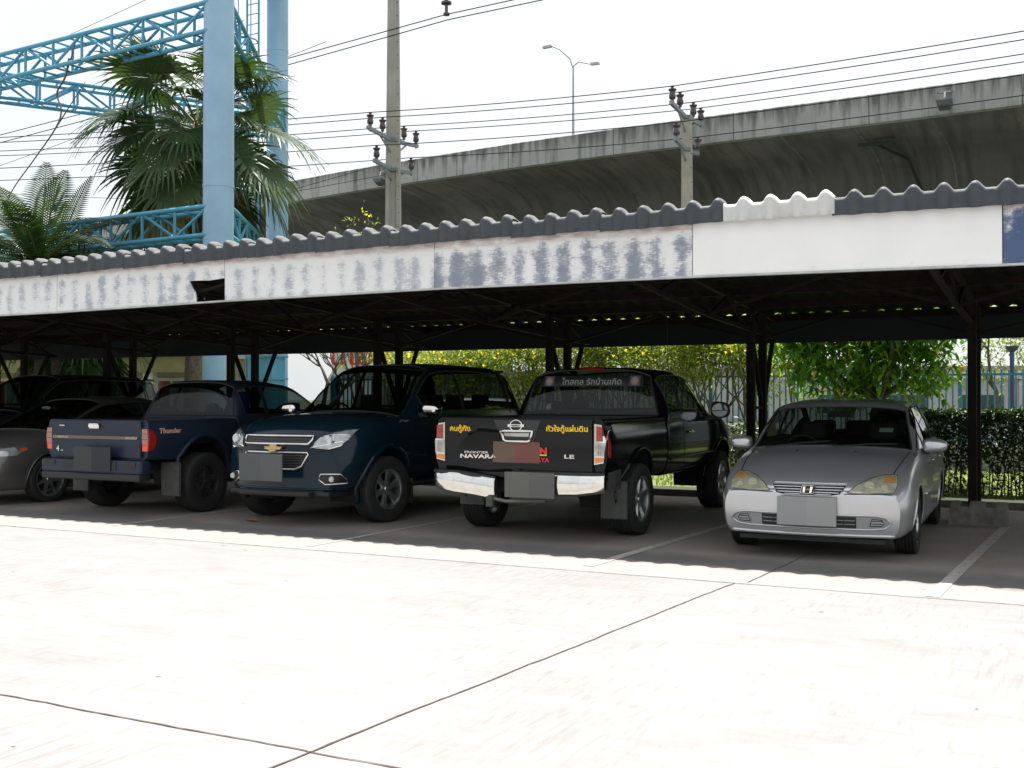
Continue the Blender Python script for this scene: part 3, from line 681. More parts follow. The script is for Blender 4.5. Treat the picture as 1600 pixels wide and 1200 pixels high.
        for key, fs in groups.items():
            nm = key if isinstance(key, str) else key[0]
            link(nm, mesh(nm, fs), M_glassd if (nm == 'windscreen' and getattr(s, 'dusty', 0)) else M_glass, s.root, 60)
        # frames round the glass
        for key, fs in groups.items():
            ec = {}
            for f in fs:
                for a, b in zip(f, f[1:]+f[:1]): e = (min(a, b), max(a, b)); ec[e] = ec.get(e, 0)+1
            b = MB()
            for e, c in ec.items():
                if c == 1 and (Vv[e[0]]-Vv[e[1]]).length > 1e-4 and not (abs(Vv[e[0]].y) < 1e-4 and abs(Vv[e[1]].y) < 1e-4): b.beam(Vv[e[0]], Vv[e[1]], .014, .014)
            b.build('window_seal', M_blk, s.root)
        s.arches = arches
        # arch liners and lips
        for (ax, az, rr) in arches:
            for sd_ in (-1, 1):
                b = MB(); n = 20; pts = []
                for k in range(n+1):
                    a = -.35+(PI+.7)*k/n; x, z = ax+rr*math.cos(a), az+rr*math.sin(a)
                    h = s.bvh.ray_cast(Vector((ax+(rr+.02)*math.cos(a), sd_*3, max(.22, az+(rr+.02)*math.sin(a)))), Vector((0, -sd_, 0)))
                    y = abs(h[0].y) if h[0] else .8
                    pts.append((x, z, y))
                v = []
                for (x, z, y) in pts: v += [(x, sd_*(y-.01), z), (x, sd_*.42, z)]
                b.add(v, [(2*k, 2*k+1, 2*k+3, 2*k+2) for k in range(n)])
                b.add([(ax, sd_*.42, az)]+[(x, sd_*.42, z) for x, z, y in pts], [(0, k+1, k+2) for k in range(n)])
                b.build('arch_liner', M_liner, s.root)
                s.lip(pts, ax, az, rr, sd_, paint)
        return body
    flare = .012
    def lip(s, pts, ax, az, rr, sd_, paint):
        if not s.flare: return
        b = MB(); P = [Vector((x+(x-ax)/rr*s.flare*.6, sd_*(y+s.flare*.1), z+(z-az)/rr*s.flare*.6)) for x, z, y in pts if z > .2]
        b.tube(P, s.flare, 8); b.build('arch_lip', paint, s.root, 180)
    def hit(s, axis, a, b):
        if axis == 'front': o, d = Vector((5, a, b)), Vector((-1, 0, 0))
        elif axis == 'rear': o, d = Vector((-5, a, b)), Vector((1, 0, 0))
        elif axis == 'left': o, d = Vector((a, 3, b)), Vector((0, -1, 0))
        elif axis == 'right': o, d = Vector((a, -3, b)), Vector((0, 1, 0))
        else: o, d = Vector((a, b, 4)), Vector((0, 0, -1))
        h = s.bvh.ray_cast(o, d)
        if h[0] is None:
            n = s.bvh.find_nearest(o+d*(abs(o.dot(d)))); return n[0], -d
        return h[0], -d
    def decal(s, name, poly, axis, m, off=.006, depth=.02, cell=.05, parent=None, smooth=40, dome=0):
        bm = bmesh.new(); vs = [bm.verts.new((p[0], p[1], 0)) for p in poly]; bm.faces.new(vs)
        lo = [min(p[k] for p in poly) for k in (0, 1)]; hi = [max(p[k] for p in poly) for k in (0, 1)]
        for k in (0, 1):
            n = int((hi[k]-lo[k])/cell)
            for i in range(1, n+1):
                co = [0, 0, 0]; co[k] = lo[k]+(hi[k]-lo[k])*i/(n+1); no = [0, 0, 0]; no[k] = 1
                bmesh.ops.bisect_plane(bm, geom=bm.verts[:]+bm.edges[:]+bm.faces[:], plane_co=co, plane_no=no)
        bd = set(v for e in bm.edges if len(e.link_faces) == 1 for v in e.verts)
        for v in bm.verts:
            p, n = s.hit(axis, v.co.x, v.co.y); v.co = p+n*(off+(dome if v not in bd else 0))
        ax = s.hit(axis, poly[0][0], poly[0][1])[1]
        if depth:
            edges = [e for e in bm.edges if len(e.link_faces) == 1]
            r = bmesh.ops.extrude_edge_only(bm, edges=edges)
            for v in [g for g in r['geom'] if isinstance(g, bmesh.types.BMVert)]: v.co -= ax*depth
        bmesh.ops.recalc_face_normals(bm, faces=bm.faces)
        me = bpy.data.meshes.new(name); bm.to_mesh(me); bm.free()
        return link(name, me, m, parent or s.root, smooth)
    def strip(s, name, pts, axis, w, m, off=.002, closed=False, parent=None, h=None, sub=.04):
        P = [Vector((*p, 0)) for p in pts]
        if closed: P.append(P[0])
        Q = []
        for a, b in zip(P, P[1:]):
            n = max(1, int((b-a).length/sub)); Q += [a.lerp(b, k/n) for k in range(n)]
        Q.append(P[-1]); b = MB()
        W = [s.hit(axis, q.x, q.y) for q in Q]; W = [p+n*off for p, n in W]
        if h: b.tube(W, w/2, 6)
        else:
            nrm = s.hit(axis, Q[0].x, Q[0].y)[1]; v = []
            for i, p in enumerate(W):
                d = (W[min(i+1, len(W)-1)]-W[max(i-1, 0)]).normalized(); a = d.cross(nrm)
                a = a.normalized()*w/2 if a.length > .01 else Vector((0, 0, w/2)); v += [p-a, p+a]
            b.add(v, [(2*i, 2*i+1, 2*i+3, 2*i+2) for i in range(len(W)-1)])
        return b.build(name, m, parent or s.root, 180 if h else None)
    def text(s, name, body, axis, ca, cb, h, m, bold=.01, off=.006, shear=0, sx=1, parent=None, label=None):
        me = text_mesh(body, h, bold, shear, sx); me.name = name; fl = -1 if axis in ('right', 'rear') else 1
        fl = {'front': 1, 'rear': -1, 'left': -1, 'right': 1}[axis]
        for v in me.vertices:
            p, n = s.hit(axis, ca+fl*v.co.x, cb+v.co.y); v.co = p+n*off
        o = link(name, me, m, parent or s.root)
        if label: o['label'] = label
        return o
    def box(s, name, a, b, m, parent=None, bev=0, rot=None, smooth=None):
        bm = bmesh.new(); bmesh.ops.create_cube(bm, size=1)
        c = (Vector(a)+Vector(b))/2; d = Vector(b)-Vector(a)
        for v in bm.verts: v.co = Vector((v.co.x*d.x, v.co.y*d.y, v.co.z*d.z))
        if bev: bmesh.ops.bevel(bm, geom=bm.edges[:], offset=bev, segments=3, affect='EDGES', profile=.6)
        for v in bm.verts: v.co = (rot @ v.co if rot else v.co)+c
        me = bpy.data.meshes.new(name); bm.to_mesh(me); bm.free()
        return link(name, me, m, parent or s.root, 50 if bev else smooth)
    def wheel(s, x, y, r, w, rimr, spokes=5, rim=M_alloy, style='five', yaw=0):
        sd_ = 1 if y > 0 else -1
        M = Matrix.Translation((x, y, r-s.lift)) @ Matrix.Rotation(yaw, 4, 'Z') @ Matrix.Rotation(-sd_*PI/2, 4, 'X')   # local +z points outwards
        hub = MB().lathe([(0, w*.10), (rimr*.16, w*.10), (rimr*.17, -w*.1), (rimr*.75, -w*.12), (rimr*.75, -w*.2), (0, -w*.2)], 24, M).build('wheel', M_blk, s.root, 40)
        b = MB(); pr = [(rimr, -w*.42), (r*.86, -w*.5), (r*.96, -w*.46), (r, -w*.36)]
        for k in range(5): z = w*(-.30+.15*k); pr += [(r, z-.012), (r-.008, z-.008), (r-.008, z+.008), (r, z+.012)]
        pr += [(r, w*.36), (r*.965, w*.46), (r*.93, w*.485), (r*.86, w*.5), (r*.78, w*.505), (rimr+.012, w*.46), (rimr, w*.42)]
        b.lathe(pr, 44, M); b.build('tyre', M_rub, hub, 50)
        b = MB(); b.lathe([(rimr+.004, -w*.4), (rimr-.012, -w*.36), (rimr-.02, w*.25), (rimr-.012, w*.40), (rimr+.004, w*.43), (rimr+.008, w*.46), (rimr-.008, w*.46)], 40, M)
        b.lathe([(0, w*.36), (rimr*.13, w*.36), (rimr*.17, w*.32), (rimr*.20, w*.24), (rimr*.20, w*.1)], 20, M)
        for k in range(spokes):
            a = 2*PI*k/spokes+.3; ca, sa = math.cos(a), math.sin(a); v = []
            for (rr, hw, z) in ((rimr*.14, rimr*.15, w*.32), (rimr*.55, rimr*(.11 if style == 'thin' else .15), w*.34), (rimr*.985, rimr*(.07 if style == 'thin' else .24), w*.38)):
                for (t, zz) in ((-1, z-.03), (-.75, z), (.75, z), (1, z-.03)): v.append(M @ Vector((ca*rr-sa*hw*t, sa*rr+ca*hw*t, zz)))
            b.add(v, [(i*4+j, i*4+j+1, (i+1)*4+j+1, (i+1)*4+j) for i in range(2) for j in range(3)])
        if style == 'steel':
            b.lathe([(rimr*.2, w*.22), (rimr*.5, w*.30), (rimr*.7, w*.22), (rimr, w*.2)], 30, M)
        b.build('rim', rim, hub, 40)
    def mirror(s, x, y, z, m, sz=(.09, .2, .13), arm=True, chrome=False):
        sd_ = 1 if y > 0 else -1; t = MB(); bm = bmesh.new(); bmesh.ops.create_uvsphere(bm, u_segments=20, v_segments=12, radius=1)
        for v in bm.verts:
            c = v.co; q = Vector([math.copysign(abs(k)**.62, k) for k in c]); q.z -= .12*q.y*sd_*0
            if q.x < -.35: q.x = -.35
            v.co = Vector((x+q.x*sz[0], y+q.y*sz[1]/2, z+q.z*sz[2]/2*(1-.16*q.y*sd_)))
        me = bpy.data.meshes.new('mirror'); bm.to_mesh(me); bm.free(); o = link('mirror', me, m, s.root, 60)
        MB().beam((x, y-sd_*.05, z-sz[2]*.4), (x-.02, y-sd_*(sz[1]/2+.12), z-sz[2]*.55), .05, .06).build('mirror_arm', M_blk, o)
        b = MB(); xx = x-.352*sz[0]; v = [(xx, y+math.cos(2*PI*k/16)*sz[1]*.42, z+math.sin(2*PI*k/16)*sz[2]*.40) for k in range(16)]; b.add(v, [tuple(range(16))]); b.build('mirror_glass', M_mirg, o)
        return o
    def seats(s, rows, w=.5, z=.35, top=1.12):
        for (x, ys) in rows:
            for y in ys:
                o = s.box('seat', (x-.25, y-w/2, z), (x+.28, y+w/2, z+.18), M_int, bev=.05)
                s.box('seat_back', (x-.34, y-w/2, z+.1), (x-.18, y+w/2, top-.2), M_int, bev=.05, parent=o)
                s.box('headrest', (x-.34, y-.13, top-.17), (x-.24, y+.13, top+.02), M_int, bev=.04, parent=o)
    def cabin(s, xd, xr, zf, w, zd, wheel_y=None):
        s.box('dashboard', (xd-.1, -w, zf+.2), (xd+.42, w, zd), M_int, bev=.05)
        if wheel_y is not None:
            P = [Vector((xd-.22+math.sin(a)*.08, wheel_y+math.cos(a)*.18, zd-.02+math.sin(a)*.17)) for a in [2*PI*k/20 for k in range(21)]]
            MB().tube(P, .016, 6, cap=False).tube([(xd-.2, wheel_y, zd-.02), (xd, wheel_y, zd-.1)], .03, 6).build('steering_wheel', M_int, s.root, 60)
M_mirg = mat('mirror glass', (.5, .52, .54), .03, 1)
def sym(poly): return [(-a, b) for a, b in poly][::-1]
def paint_mat(name, c, c2, rough=.32, metal=.35, coat=.6, dust=.25, dustc=(.20, .18, .16), coatr=.06):
    m = mat(name, c, rough, metal, coat=coat, coatr=coatr, spec=.3 if metal == 0 else .5); g = NB(m); v = g.coord(); x, y, z = g.sep(v)
    k = g.mix(g.rng(g.noise(v, 1.3, 5), .35, .65), c, c2)
    d = g.math('MULTIPLY', g.rng(g.noise(v, 5, 8, .7), .42, .72), dust)
    low = g.math('MULTIPLY', g.rng(g.math('ADD', z, g.math('MULTIPLY', g.noise(v, 7, 6), .25)), .62, .38), dust*1.2)
    f = g.math('MAXIMUM', d, low); g.color(g.mix(f, k, dustc))
    g.n.links.new(g.rng(f, 0, 1, rough, .8), g.b.inputs['Roughness']); g.n.links.new(g.rng(f, 0, .6, coat, coat*.3), g.b.inputs['Coat Weight'])
    return m
# ================================================================ silver sedan
P_sil = paint_mat('dusty silver paint', (.57, .575, .60), (.54, .545, .57), .28, .7, .6, .05, (.32, .31, .30), .05)
def rg(zb, wb, zl, wl, zm, wm, zs, ws, zt, wt, z6, w6, z7, *ox):
    r = [(0, zb), (wb, zb), (wl, zl), (wm, zm), (ws, zs), (wt, zt), (w6, z6), (0, z7)]
    return [(*p, ox[0] if ox else 0) for p in r] if not ox or len(ox) == 1 else [(*p, o) for p, o in zip(r, ox)]
def silver_sedan(loc, rz, label, paint=P_sil, group=None):
    c = Car(loc, rz, label, 'car', 'parked_car', group); c.dusty = 1; c.flare = .008
    st = [
     (-2.20, rg(.28, .62, .34, .70, .55, .74, .84, .68, .90, .56, .905, .3, .91)),
     (-2.10, rg(.24, .68, .32, .76, .56, .80, .88, .74, .97, .58, .985, .3, .99)),
     (-1.72, rg(.20, .74, .30, .83, .56, .855, .91, .80, 1.00, .62, 1.03, .35, 1.04)),
     (-1.00, rg(.18, .76, .28, .84, .56, .857, .93, .82, 1.35, .60, 1.39, .36, 1.40)),
     (-.55, rg(.18, .76, .28, .84, .56, .857, .93, .82, 1.385, .61, 1.425, .38, 1.435)),
     (.15, rg(.18, .76, .28, .84, .56, .857, .92, .82, 1.36, .61, 1.40, .38, 1.41)),
     (.95, rg(.18, .76, .28, .83, .56, .852, .895, .81, .925, .735, .95, .42, .96)),
     (1.40, rg(.20, .74, .28, .82, .54, .85, .84, .79, .865, .68, .895, .40, .905)),
     (1.85, rg(.20, .70, .28, .80, .50, .835, .73, .775, .76, .64, .785, .36, .795)),
     (2.10, rg(.21, .68, .27, .765, .46, .795, .655, .74, .68, .60, .70, .33, .71)),
     (2.20, rg(.24, .66, .28, .73, .44, .75, .575, .715, .62, .54, .64, .30, .645, 0, 0, .01, .035, .045, 0, 0, 0)),
    ]
    wins = [('windscreen', (5.20, 5.93), (5.10, 7.0), 0), ('rear_window', (2.14, 2.86), (5.10, 7.0), 0),
            ('side_window', (4.06, 5.45), (4.14, 4.86), 1), ('side_window', (2.6, 3.96), (4.14, 4.86), 1)]
    A = [(1.35, .30, .335), (-1.27, .30, .335)]
    c.loft('body', st, paint, wins, bow=.14, bowr=.10, zone=.5, arches=A); c.root.scale = (1, 1.02, 1)
    for (ax, _, _) in A:
        for s_ in (-1, 1): c.wheel(ax, s_*.735, .305, .195, .20, 7, style='thin')
    # front end: the registration plate, grille, lamps
    for f in (1, -1):
        hl = [(f*p[0], p[1]) for p in ((.33, .612), (.40, .675), (.50, .73), (.60, .757), (.70, .755), (.718, .68), (.70, .615), (.5, .604))]
        o = c.decal('headlight', hl, 'front', M_lensy, .008, .03, .05, dome=.012)
        c.decal('indicator', [(f*p[0], p[1]) for p in ((.60, .70), (.61, .745), (.69, .745), (.70, .70))], 'front', mat('aged orange lens', (.50, .24, .08), .25, coat=.6), .024, .01, parent=o)
        for (yy, zz, rr) in ((.50, .665, .045), (.62, .65, .03)):
            b = MB(); p, n = c.hit('front', f*yy, zz); p = p+n*.021; b.add([p+Vector((0, math.cos(2*PI*k/20)*rr, math.sin(2*PI*k/20)*rr)) for k in range(20)]+[p+Vector((.004, math.cos(2*PI*k/20)*rr*.6, math.sin(2*PI*k/20)*rr*.6)) for k in range(20)], [tuple(range(20, 40))]+[(k, (k+1) % 20, 20+(k+1) % 20, 20+k) for k in range(20)])
            b.build('reflector', mat('lamp reflector', (.30, .30, .23), .12, .8), o)
        c.strip('lamp_seam', hl, 'front', .008, M_seam, .006, True, o)
        fl = [(f*p[0], p[1]) for p in ((.50, .315), (.60, .315), (.64, .345), (.62, .385), (.52, .40))]
        c.decal('fog_lamp_cover', fl, 'front', mat('pale bumper trim', (.30, .30, .31), .5), .010, .01)
        c.strip('fog_lamp_cover', [(f*.51, .325), (f*.60, .325), (f*.625, .35), (f*.605, .38), (f*.53, .39)], 'front', .008, M_blk, .013, True)
        for zz in (.345, .37): c.strip('fog_lamp_cover', [(f*.53, zz), (f*.61, zz)], 'front', .006, M_blk, .014)
    mouth = [(-.68, .345), (-.63, .305), (-.5, .292), (.5, .292), (.63, .305), (.68, .345), (.64, .40), (.56, .415), (-.56, .415), (-.64, .40)]
    c.decal('lower_intake', mouth, 'front', mat('shaded bumper recess', (.27, .27, .28), .6), .004, .01)
    c.strip('intake_rim', mouth, 'front', .018, paint, .006, True, h=1)
    o = c.decal('intake_grille', [(-.40, .305), (.40, .305), (.40, .40), (-.40, .40)], 'front', M_blkg, .012, .01)
    for zz in (.336, .37): c.strip('grille_bar', [(-.39, zz), (.39, zz)], 'front', .008, mat('grey bar', (.2, .2, .2), .5), .016, parent=o)
    for yy in (-.3, -.2, -.1, 0, .1, .2, .3): c.strip('grille_bar', [(yy, .31), (yy, .395)], 'front', .006, M_blk, .017, parent=o)
    gr = [(-.315, .665), (-.27, .60), (-.20, .585), (.20, .585), (.27, .60), (.315, .665)]
    o = c.decal('grille', gr, 'front', M_blkg, .008, .01)
    for (zz, w) in ((.652, .30), (.63, .285), (.608, .262), (.590, .2)):
        for f in (-1, 1): c.strip('grille_slat', [(f*w, zz), (f*.055, zz)], 'front', .013, paint, .014, parent=o, h=1)
    c.strip('chrome_strip', [(-.315, .683), (.315, .683)], 'front', .009, M_chrome, .006, h=1)
    e = c.decal('emblem', [(-.052, .598), (.052, .598), (.056, .625), (.052, .662), (-.052, .662), (-.056, .625)], 'front', M_blk, .022, .01)
    for f in (-1, 1): c.decal('emblem_bar', [(f*.036, .606), (f*.020, .606), (f*.022, .655), (f*.042, .655)] if f < 0 else [(.020, .606), (.036, .606), (.042, .655), (.022, .655)], 'front', M_chrome, .030, .008, parent=e)
    c.decal('emblem_bar', [(-.022, .624), (.022, .624), (.022, .638), (-.022, .638)], 'front', M_chrome, .030, .008, parent=e)
    c.strip('emblem_rim', [(-.052, .598), (.052, .598), (.056, .625), (.052, .662), (-.052, .662), (-.056, .625)], 'front', .007, M_chrome, .024, True, parent=e, h=1)
    plate(c, 2.30, 0, .445, .50, .25, (.27, .275, .28), (.29, .29, .29), 'front')
    c.strip('bonnet_seam', [(2.12, -.62), (1.9, -.66), (1.5, -.70), (.97, -.73)], 'top', .010, M_seam, .002)
    c.strip('bonnet_seam', [(2.12, .62), (1.9, .66), (1.5, .70), (.97, .73)], 'top', .010, M_seam, .002)
    c.strip('bumper_seam', [(-.72, .60), (-.3, .60)], 'front', .008, M_seam, .002); c.strip('bumper_seam', [(.72, .60), (.3, .60)], 'front', .008, M_seam, .002)
    for ax in ('left', 'right'):
        for P in ([(.82, .25), (.86, .60), (.80, .90)], [(-.22, .24), (-.22, .90)], [(-1.02, .93), (-1.02, .72), (-.93, .60)], [(.82, .25), (-.9, .24)]): c.strip('door_seam', P, ax, .008, M_seam, .002)
        c.strip('side_moulding', [(.88, .52), (-.90, .52)], ax, .035, paint, .008, h=1)
        for x in (.0, -.88): c.strip('door_handle', [(x, .80), (x-.13, .80)], ax, .03, paint, .02, h=1)
        c.strip('drip_rail', [(.86, .935), (.05, 1.345), (-.5, 1.375), (-1.0, 1.345)], ax, .012, M_blk, .003, h=1)
    for s_ in (-1, 1): c.mirror(.70, s_*.93, .975, paint, (.09, .22, .13))
    for y0, y1 in ((-.62, -.02), (.02, .60)): c.strip('wiper', [(1.0, y0), (.90, (y0+y1)/2), (.86, y1)], 'top', .014, M_blk, .016, h=1)
    for yy in (-.27, .27): p, n = c.hit('top', 1.25, yy); MB().lathe([(.018, 0), (.014, .016), (0, .018)], 10, Matrix.Translation(p)).build('washer_nozzle', M_blk, c.root, 60)
    for f in (-1, 1): c.decal('tail_light', [(f*p[0], p[1]) for p in ((.42, .66), (.70, .66), (.70, .85), (.42, .83))], 'rear', M_red, .006, .02)
    c.box('windscreen_sticker', (.5, .40, 1.08), (.503, .53, 1.15), mat('faded sticker', (.35, .42, .38), .7), rot=Matrix.Rotation(R(-58), 3, 'Y'))
    c.seats([(.1, (-.36, .36)), (-.75, (-.38, 0, .38))], top=1.16); c.cabin(.62, 0, .4, .66, .90, -.36)
    c.box('interior_mirror', (.36, -.11, 1.24), (.39, .11, 1.30), M_int, bev=.01)
    c.box('undertray', (1.1, -.62, .16), (2.1, .62, .2), M_blk); c.strip('lip_spoiler', [(-.70, .235), (.70, .235)], 'front', .04, paint, .0, h=1)
    return c
def plate(c, x, y, z, w, h, c1, c2, face, tilt=0):
    s = 1 if face == 'front' else -1
    o = c.box('number_plate', (x-.006, y-w/2, z-h/2), (x+.006, y, z+h/2), mat('blank plate', c1, .8), bev=0)
    c.box('plate_half', (x-.006, y+.0005, z-h/2), (x+.006, y+w/2, z+h/2), mat('blank plate side', c2, .8), parent=o)
    return o
silver_sedan((-2.19, 12.10, 0), R(-90)+R(2), 'dusty silver sedan parked nose out at the right end of the carport')

# ================================================================ black pickup
P_blk = paint_mat('black paint', (.003, .0035, .005), (.004, .004, .007), .09, .0, .0, .035, (.03, .028, .026), .03)
def pickup(loc, rz, label, paint, kind):
    c = Car(loc, rz, label, 'pickup truck', 'parked_pickup'); N = kind == 'black'
    c.flare = .022 if N else .03
    L = 5.2 if N else 5.0; H = 1.715 if N else 1.54; w = .905 if N else .84; zb = .47 if N else .48; belt = 1.10 if N else 1.01; wt = .66 if N else .62
    ra = -1.52 if N else -1.40; fa = 1.68 if N else 1.60; xr = -2.58 if N else -2.42; xf = L+xr-.08; bedf = -.62 if N else -.80; rr = .37; bt = 1.15 if N else 1.03   # bed top
    # cab and bonnet
    def S(x, zt, z6, z7, wtop, ws=w-.02, zs=belt, wl=w-.03, wm=w, zm=.78, zb_=zb, w6=None): return (x, rg(zb_, wl-.08, zb_+.10, wl, zm, wm, zs, ws, zt, wtop, z6, w6 or wtop*.55, z7))
    cr = bedf+.05
    st = [S(cr-.01, belt+.03, belt+.03, belt+.03, w-.12), S(cr+.01, belt+.06, belt+.06, belt+.06, w-.12), S(cr+.14, H-.11, H-.04, H-.03, wt), S(cr+.32, H-.06, H-.008, H, wt),
          S(cr+.75, H-.05, H-.005, H+.003, wt+.01), S(cr+1.25, H-.10, H-.045, H-.035, wt+.01), S(cr+2.02, belt+.05, belt+.09, belt+.10, .74),
          S(xf-.45, belt-.06, belt-.02, belt-.01, .70, zs=belt-.10), S(xf-.12, belt-.15, belt-.10, belt-.09, .62, ws=w-.08, zs=belt-.20, wm=w-.05), S(xf, belt-.30, belt-.27, belt-.26, .54, ws=w-.18, zs=belt-.36, wl=w-.16, wm=w-.14, zm=.7)]
    wins = [('rear_window', (1.10, 1.92), (5.08, 7), 0), ('side_window', (2.1, 3.55), (4.16, 4.86), 1), ('side_window', (3.72, 5.5), (4.12, 4.88), 1), ('windscreen', (5.08, 5.93), (5.06, 7), 0)]
    c.loft('body', st, paint, wins, bow=.20, bowr=.0, zone=.8, arches=[(fa, .37, .44)])
    cab_bvh = c.bvh
    # cargo bed: outer skin lofted, open box inside
    b0, b1 = xr+.10, bedf
    st = [(b0, rg(.55, w-.12, .60, w-.06, .80, w-.015, bt-.14, w-.03, bt-.02, w-.055, bt, w-.10, bt)), (b0+.25, rg(.55, w-.10, .60, w-.04, .80, w, bt-.14, w-.015, bt-.02, w-.045, bt, w-.10, bt)), (b1-.3, rg(.50, w-.10, .58, w-.03, .80, w, bt-.14, w-.015, bt-.02, w-.045, bt, w-.10, bt)), (b1, rg(.50, w-.10, .58, w-.03, .80, w, bt-.14, w-.015, bt-.02, w-.045, bt, w-.10, bt))]
    bed = c.loft('cargo_bed', st, paint, arches=[(ra, .37, .445)], sharp=50)
    bm = bmesh.new(); bm.from_mesh(bed.data)   # open the load space
    dead = [f for f in bm.faces if f.calc_center_median().z > bt-.012 and abs(f.calc_center_median().y) < w-.09 and b0+.03 < f.calc_center_median().x < b1-.03]
    bmesh.ops.delete(bm, geom=dead, context='FACES'); bm.to_mesh(bed.data); bm.free()
    b = MB(); yi = w-.10; x0, x1 = b0+.04, b1-.04; zf = .72
    b.add([(x0, -yi, bt-.005), (x1, -yi, bt-.005), (x1, yi, bt-.005), (x0, yi, bt-.005), (x0, -yi, zf), (x1, -yi, zf), (x1, yi, zf), (x0, yi, zf)], [(4,5,6,7),(0,4,5,1),(1,5,6,2),(2,6,7,3),(3,7,4,0)])
    b.build('load_bed_liner', M_blk, bed)
    side_bvh = c.bvh
    # rear face: tailgate on the bed's rear plane
    zt0 = .60 if N else .58
    tw_ = .76 if N else .71
    tg = c.decal('tailgate', [(-tw_, zt0), (tw_, zt0), (tw_, bt-.012), (-tw_, bt-.012)], 'rear', paint, .035, .06, .05, smooth=30)
    # tailgate surface with relief becomes the new target
    me = tg.data
    for v in me.vertices:
        y, z = v.co.y, v.co.z
        if N:
            v.co.x -= .012*max(0, 1-abs(z-(bt-.10))/.12)
            q = Vector(((y-.38)/.34, (z-.86)/.20)); d = max(abs(q.x+.35*q.y), abs(q.y*.9-.3*q.x), abs(q.x+q.y)*.75)
            if v.co.x < b0-.02: v.co.x += .13*max(0, 1-d) + .03*max(0, 1-abs((y-.30)+(z-.9)*.9)/.12)*max(0, 1-abs(z-.85)/.3)
            if zt0+.02 > z and y > .0: v.co.x += .03
        else:
            if abs(z-.88) < .07: v.co.x += .012
    me.update()
    c.bvh = BVHTree.FromPolygons([v.co for v in me.vertices]+[Vector(v.co) for v in bed.data.vertices], [tuple(p.vertices) for p in me.polygons]+[tuple(k+len(me.vertices) for k in p.vertices) for p in bed.data.polygons])
    return c, dict(w=w, bt=bt, b0=b0, b1=b1, ra=ra, fa=fa, cab=cab_bvh, side=side_bvh, belt=belt, H=H, xr=xr, xf=xf, tg=tg, cr=cr, zt0=zt0, tw=tw_, bed=bed)
# in vehicle space the rear is -x; seen from behind, +y is on the left
c, k = pickup((-5.07, 12.42, .085), R(91.3), 'black pickup with dented tailgate, bent chrome bumper and yellow stickers', P_blk, 'black')
w, bt, b0 = k['w'], k['bt'], k['b0']; tg = k['tg']; c.root.scale = (1, 1.075, 1)
for (ax, s_) in ((k['ra'], 1), (k['ra'], -1), (k['fa'], 1), (k['fa'], -1)): c.wheel(ax, s_*.80, .375, .255, .235, 6)
for f in (1, -1):
    tl = [(f*.775, .70), (f*.865, .72), (f*.885, .90), (f*.88, 1.085), (f*.775, 1.10)]
    o = c.decal('tail_light', tl, 'rear', M_chrome, .03, .06, .04)
    c.decal('lamp_section', [(f*.80, .93), (f*.86, .93), (f*.858, 1.07), (f*.80, 1.08)], 'rear', M_red, .042, .012, parent=o, dome=.006)
    c.decal('lamp_section', [(f*.785, .785), (f*.875, .785), (f*.878, .915), (f*.785, .92)], 'rear', M_lens, .040, .012, .03, parent=o, dome=.006)
    for zz in (.82, .88): c.decal('lamp_bulb', [(f*.83+math.cos(a)*.02, zz+math.sin(a)*.022) for a in [2*PI*q/10 for q in range(10)]], 'rear', mat('pale bulb', (.42, .25, .20), .3), .050, .004, parent=o)
    c.decal('lamp_section', [(f*.785, .712), (f*.858, .73), (f*.868, .772), (f*.785, .772)], 'rear', M_org, .042, .012, parent=o)
    c.decal('lamp_section', [(b0+.02, .78), (b0+.07, .76), (b0+.085, .9), (b0+.03, 1.0)], 'left' if f > 0 else 'right', M_red, .006, .01, parent=o)
    c.box('mud_flap', (k['ra']-.47, f*.66, .13), (k['ra']-.45, f*.905, .50), M_mud, bev=.008) if f < 0 else c.box('mud_flap', (k['ra']-.47, .60, .20), (k['ra']-.45, .87, .50), M_mud, bev=.008)
c.strip('tailgate_seam', [(-.765, .60), (-.765, bt-.01)], 'rear', .012, M_seam, .004); c.strip('tailgate_seam', [(.765, .60), (.765, bt-.01)], 'rear', .012, M_seam, .004)
cen = c.decal('centre_panel', [(-.17, .90), (.14, .90), (.24, bt-.02), (-.25, bt-.02)], 'rear', mat('satin black paint', (.022, .022, .024), .5), .006, .012)
hp = [(-.16, .91), (-.13, .905), (.13, .905), (.16, .96), (.185, 1.0), (.17, 1.015), (-.17, 1.015), (-.185, 1.0)]
o = c.decal('tailgate_handle', [(-.14, .92), (.14, .92), (.155, 1.01), (-.155, 1.01)], 'rear', M_blk, .016, .01)
c.strip('handle_rim', [(-.145, .93), (-.17, 1.02), (.17, 1.02), (.145, .93), (.12, .915), (-.12, .915)], 'rear', .028, M_chrome, .018, True, parent=o, h=1)
c.decal('handle_lever', [(-.13, .965), (.13, .965), (.14, 1.0), (-.14, 1.0)], 'rear', mat('grey lever', (.45, .46, .46), .4, .4), .022, .008, parent=o)
P = [(math.cos(a)*.062, 1.075+math.sin(a)*.055) for a in [2*PI*q/24 for q in range(24)]]
o = c.strip('emblem', P, 'rear', .014, M_chrome, .016, True, h=1)
c.decal('emblem_bar', [(-.085, 1.062), (.085, 1.062), (.085, 1.088), (-.085, 1.088)], 'rear', M_chrome, .02, .008, parent=o)
c.text('lettering', 'NISSAN', 'rear', 0, 1.075, .015, M_blk, .03, .030, sx=1.3)
c.text('lettering', 'คนกู้ภัย', 'rear', .60, 1.035, .085, M_yel, .03, .007, sx=1.0, label='yellow slanted script on the left of the tailgate')
c.text('lettering', 'หัวใจกู้แผ่นดิน', 'rear', -.515, 1.045, .085, M_yel, .03, .007, sx=1.05, label='yellow script on the right of the tailgate')
c.text('lettering', 'FRONTIER', 'rear', .44, .795, .022, M_white, .02, .007, sx=1.9)
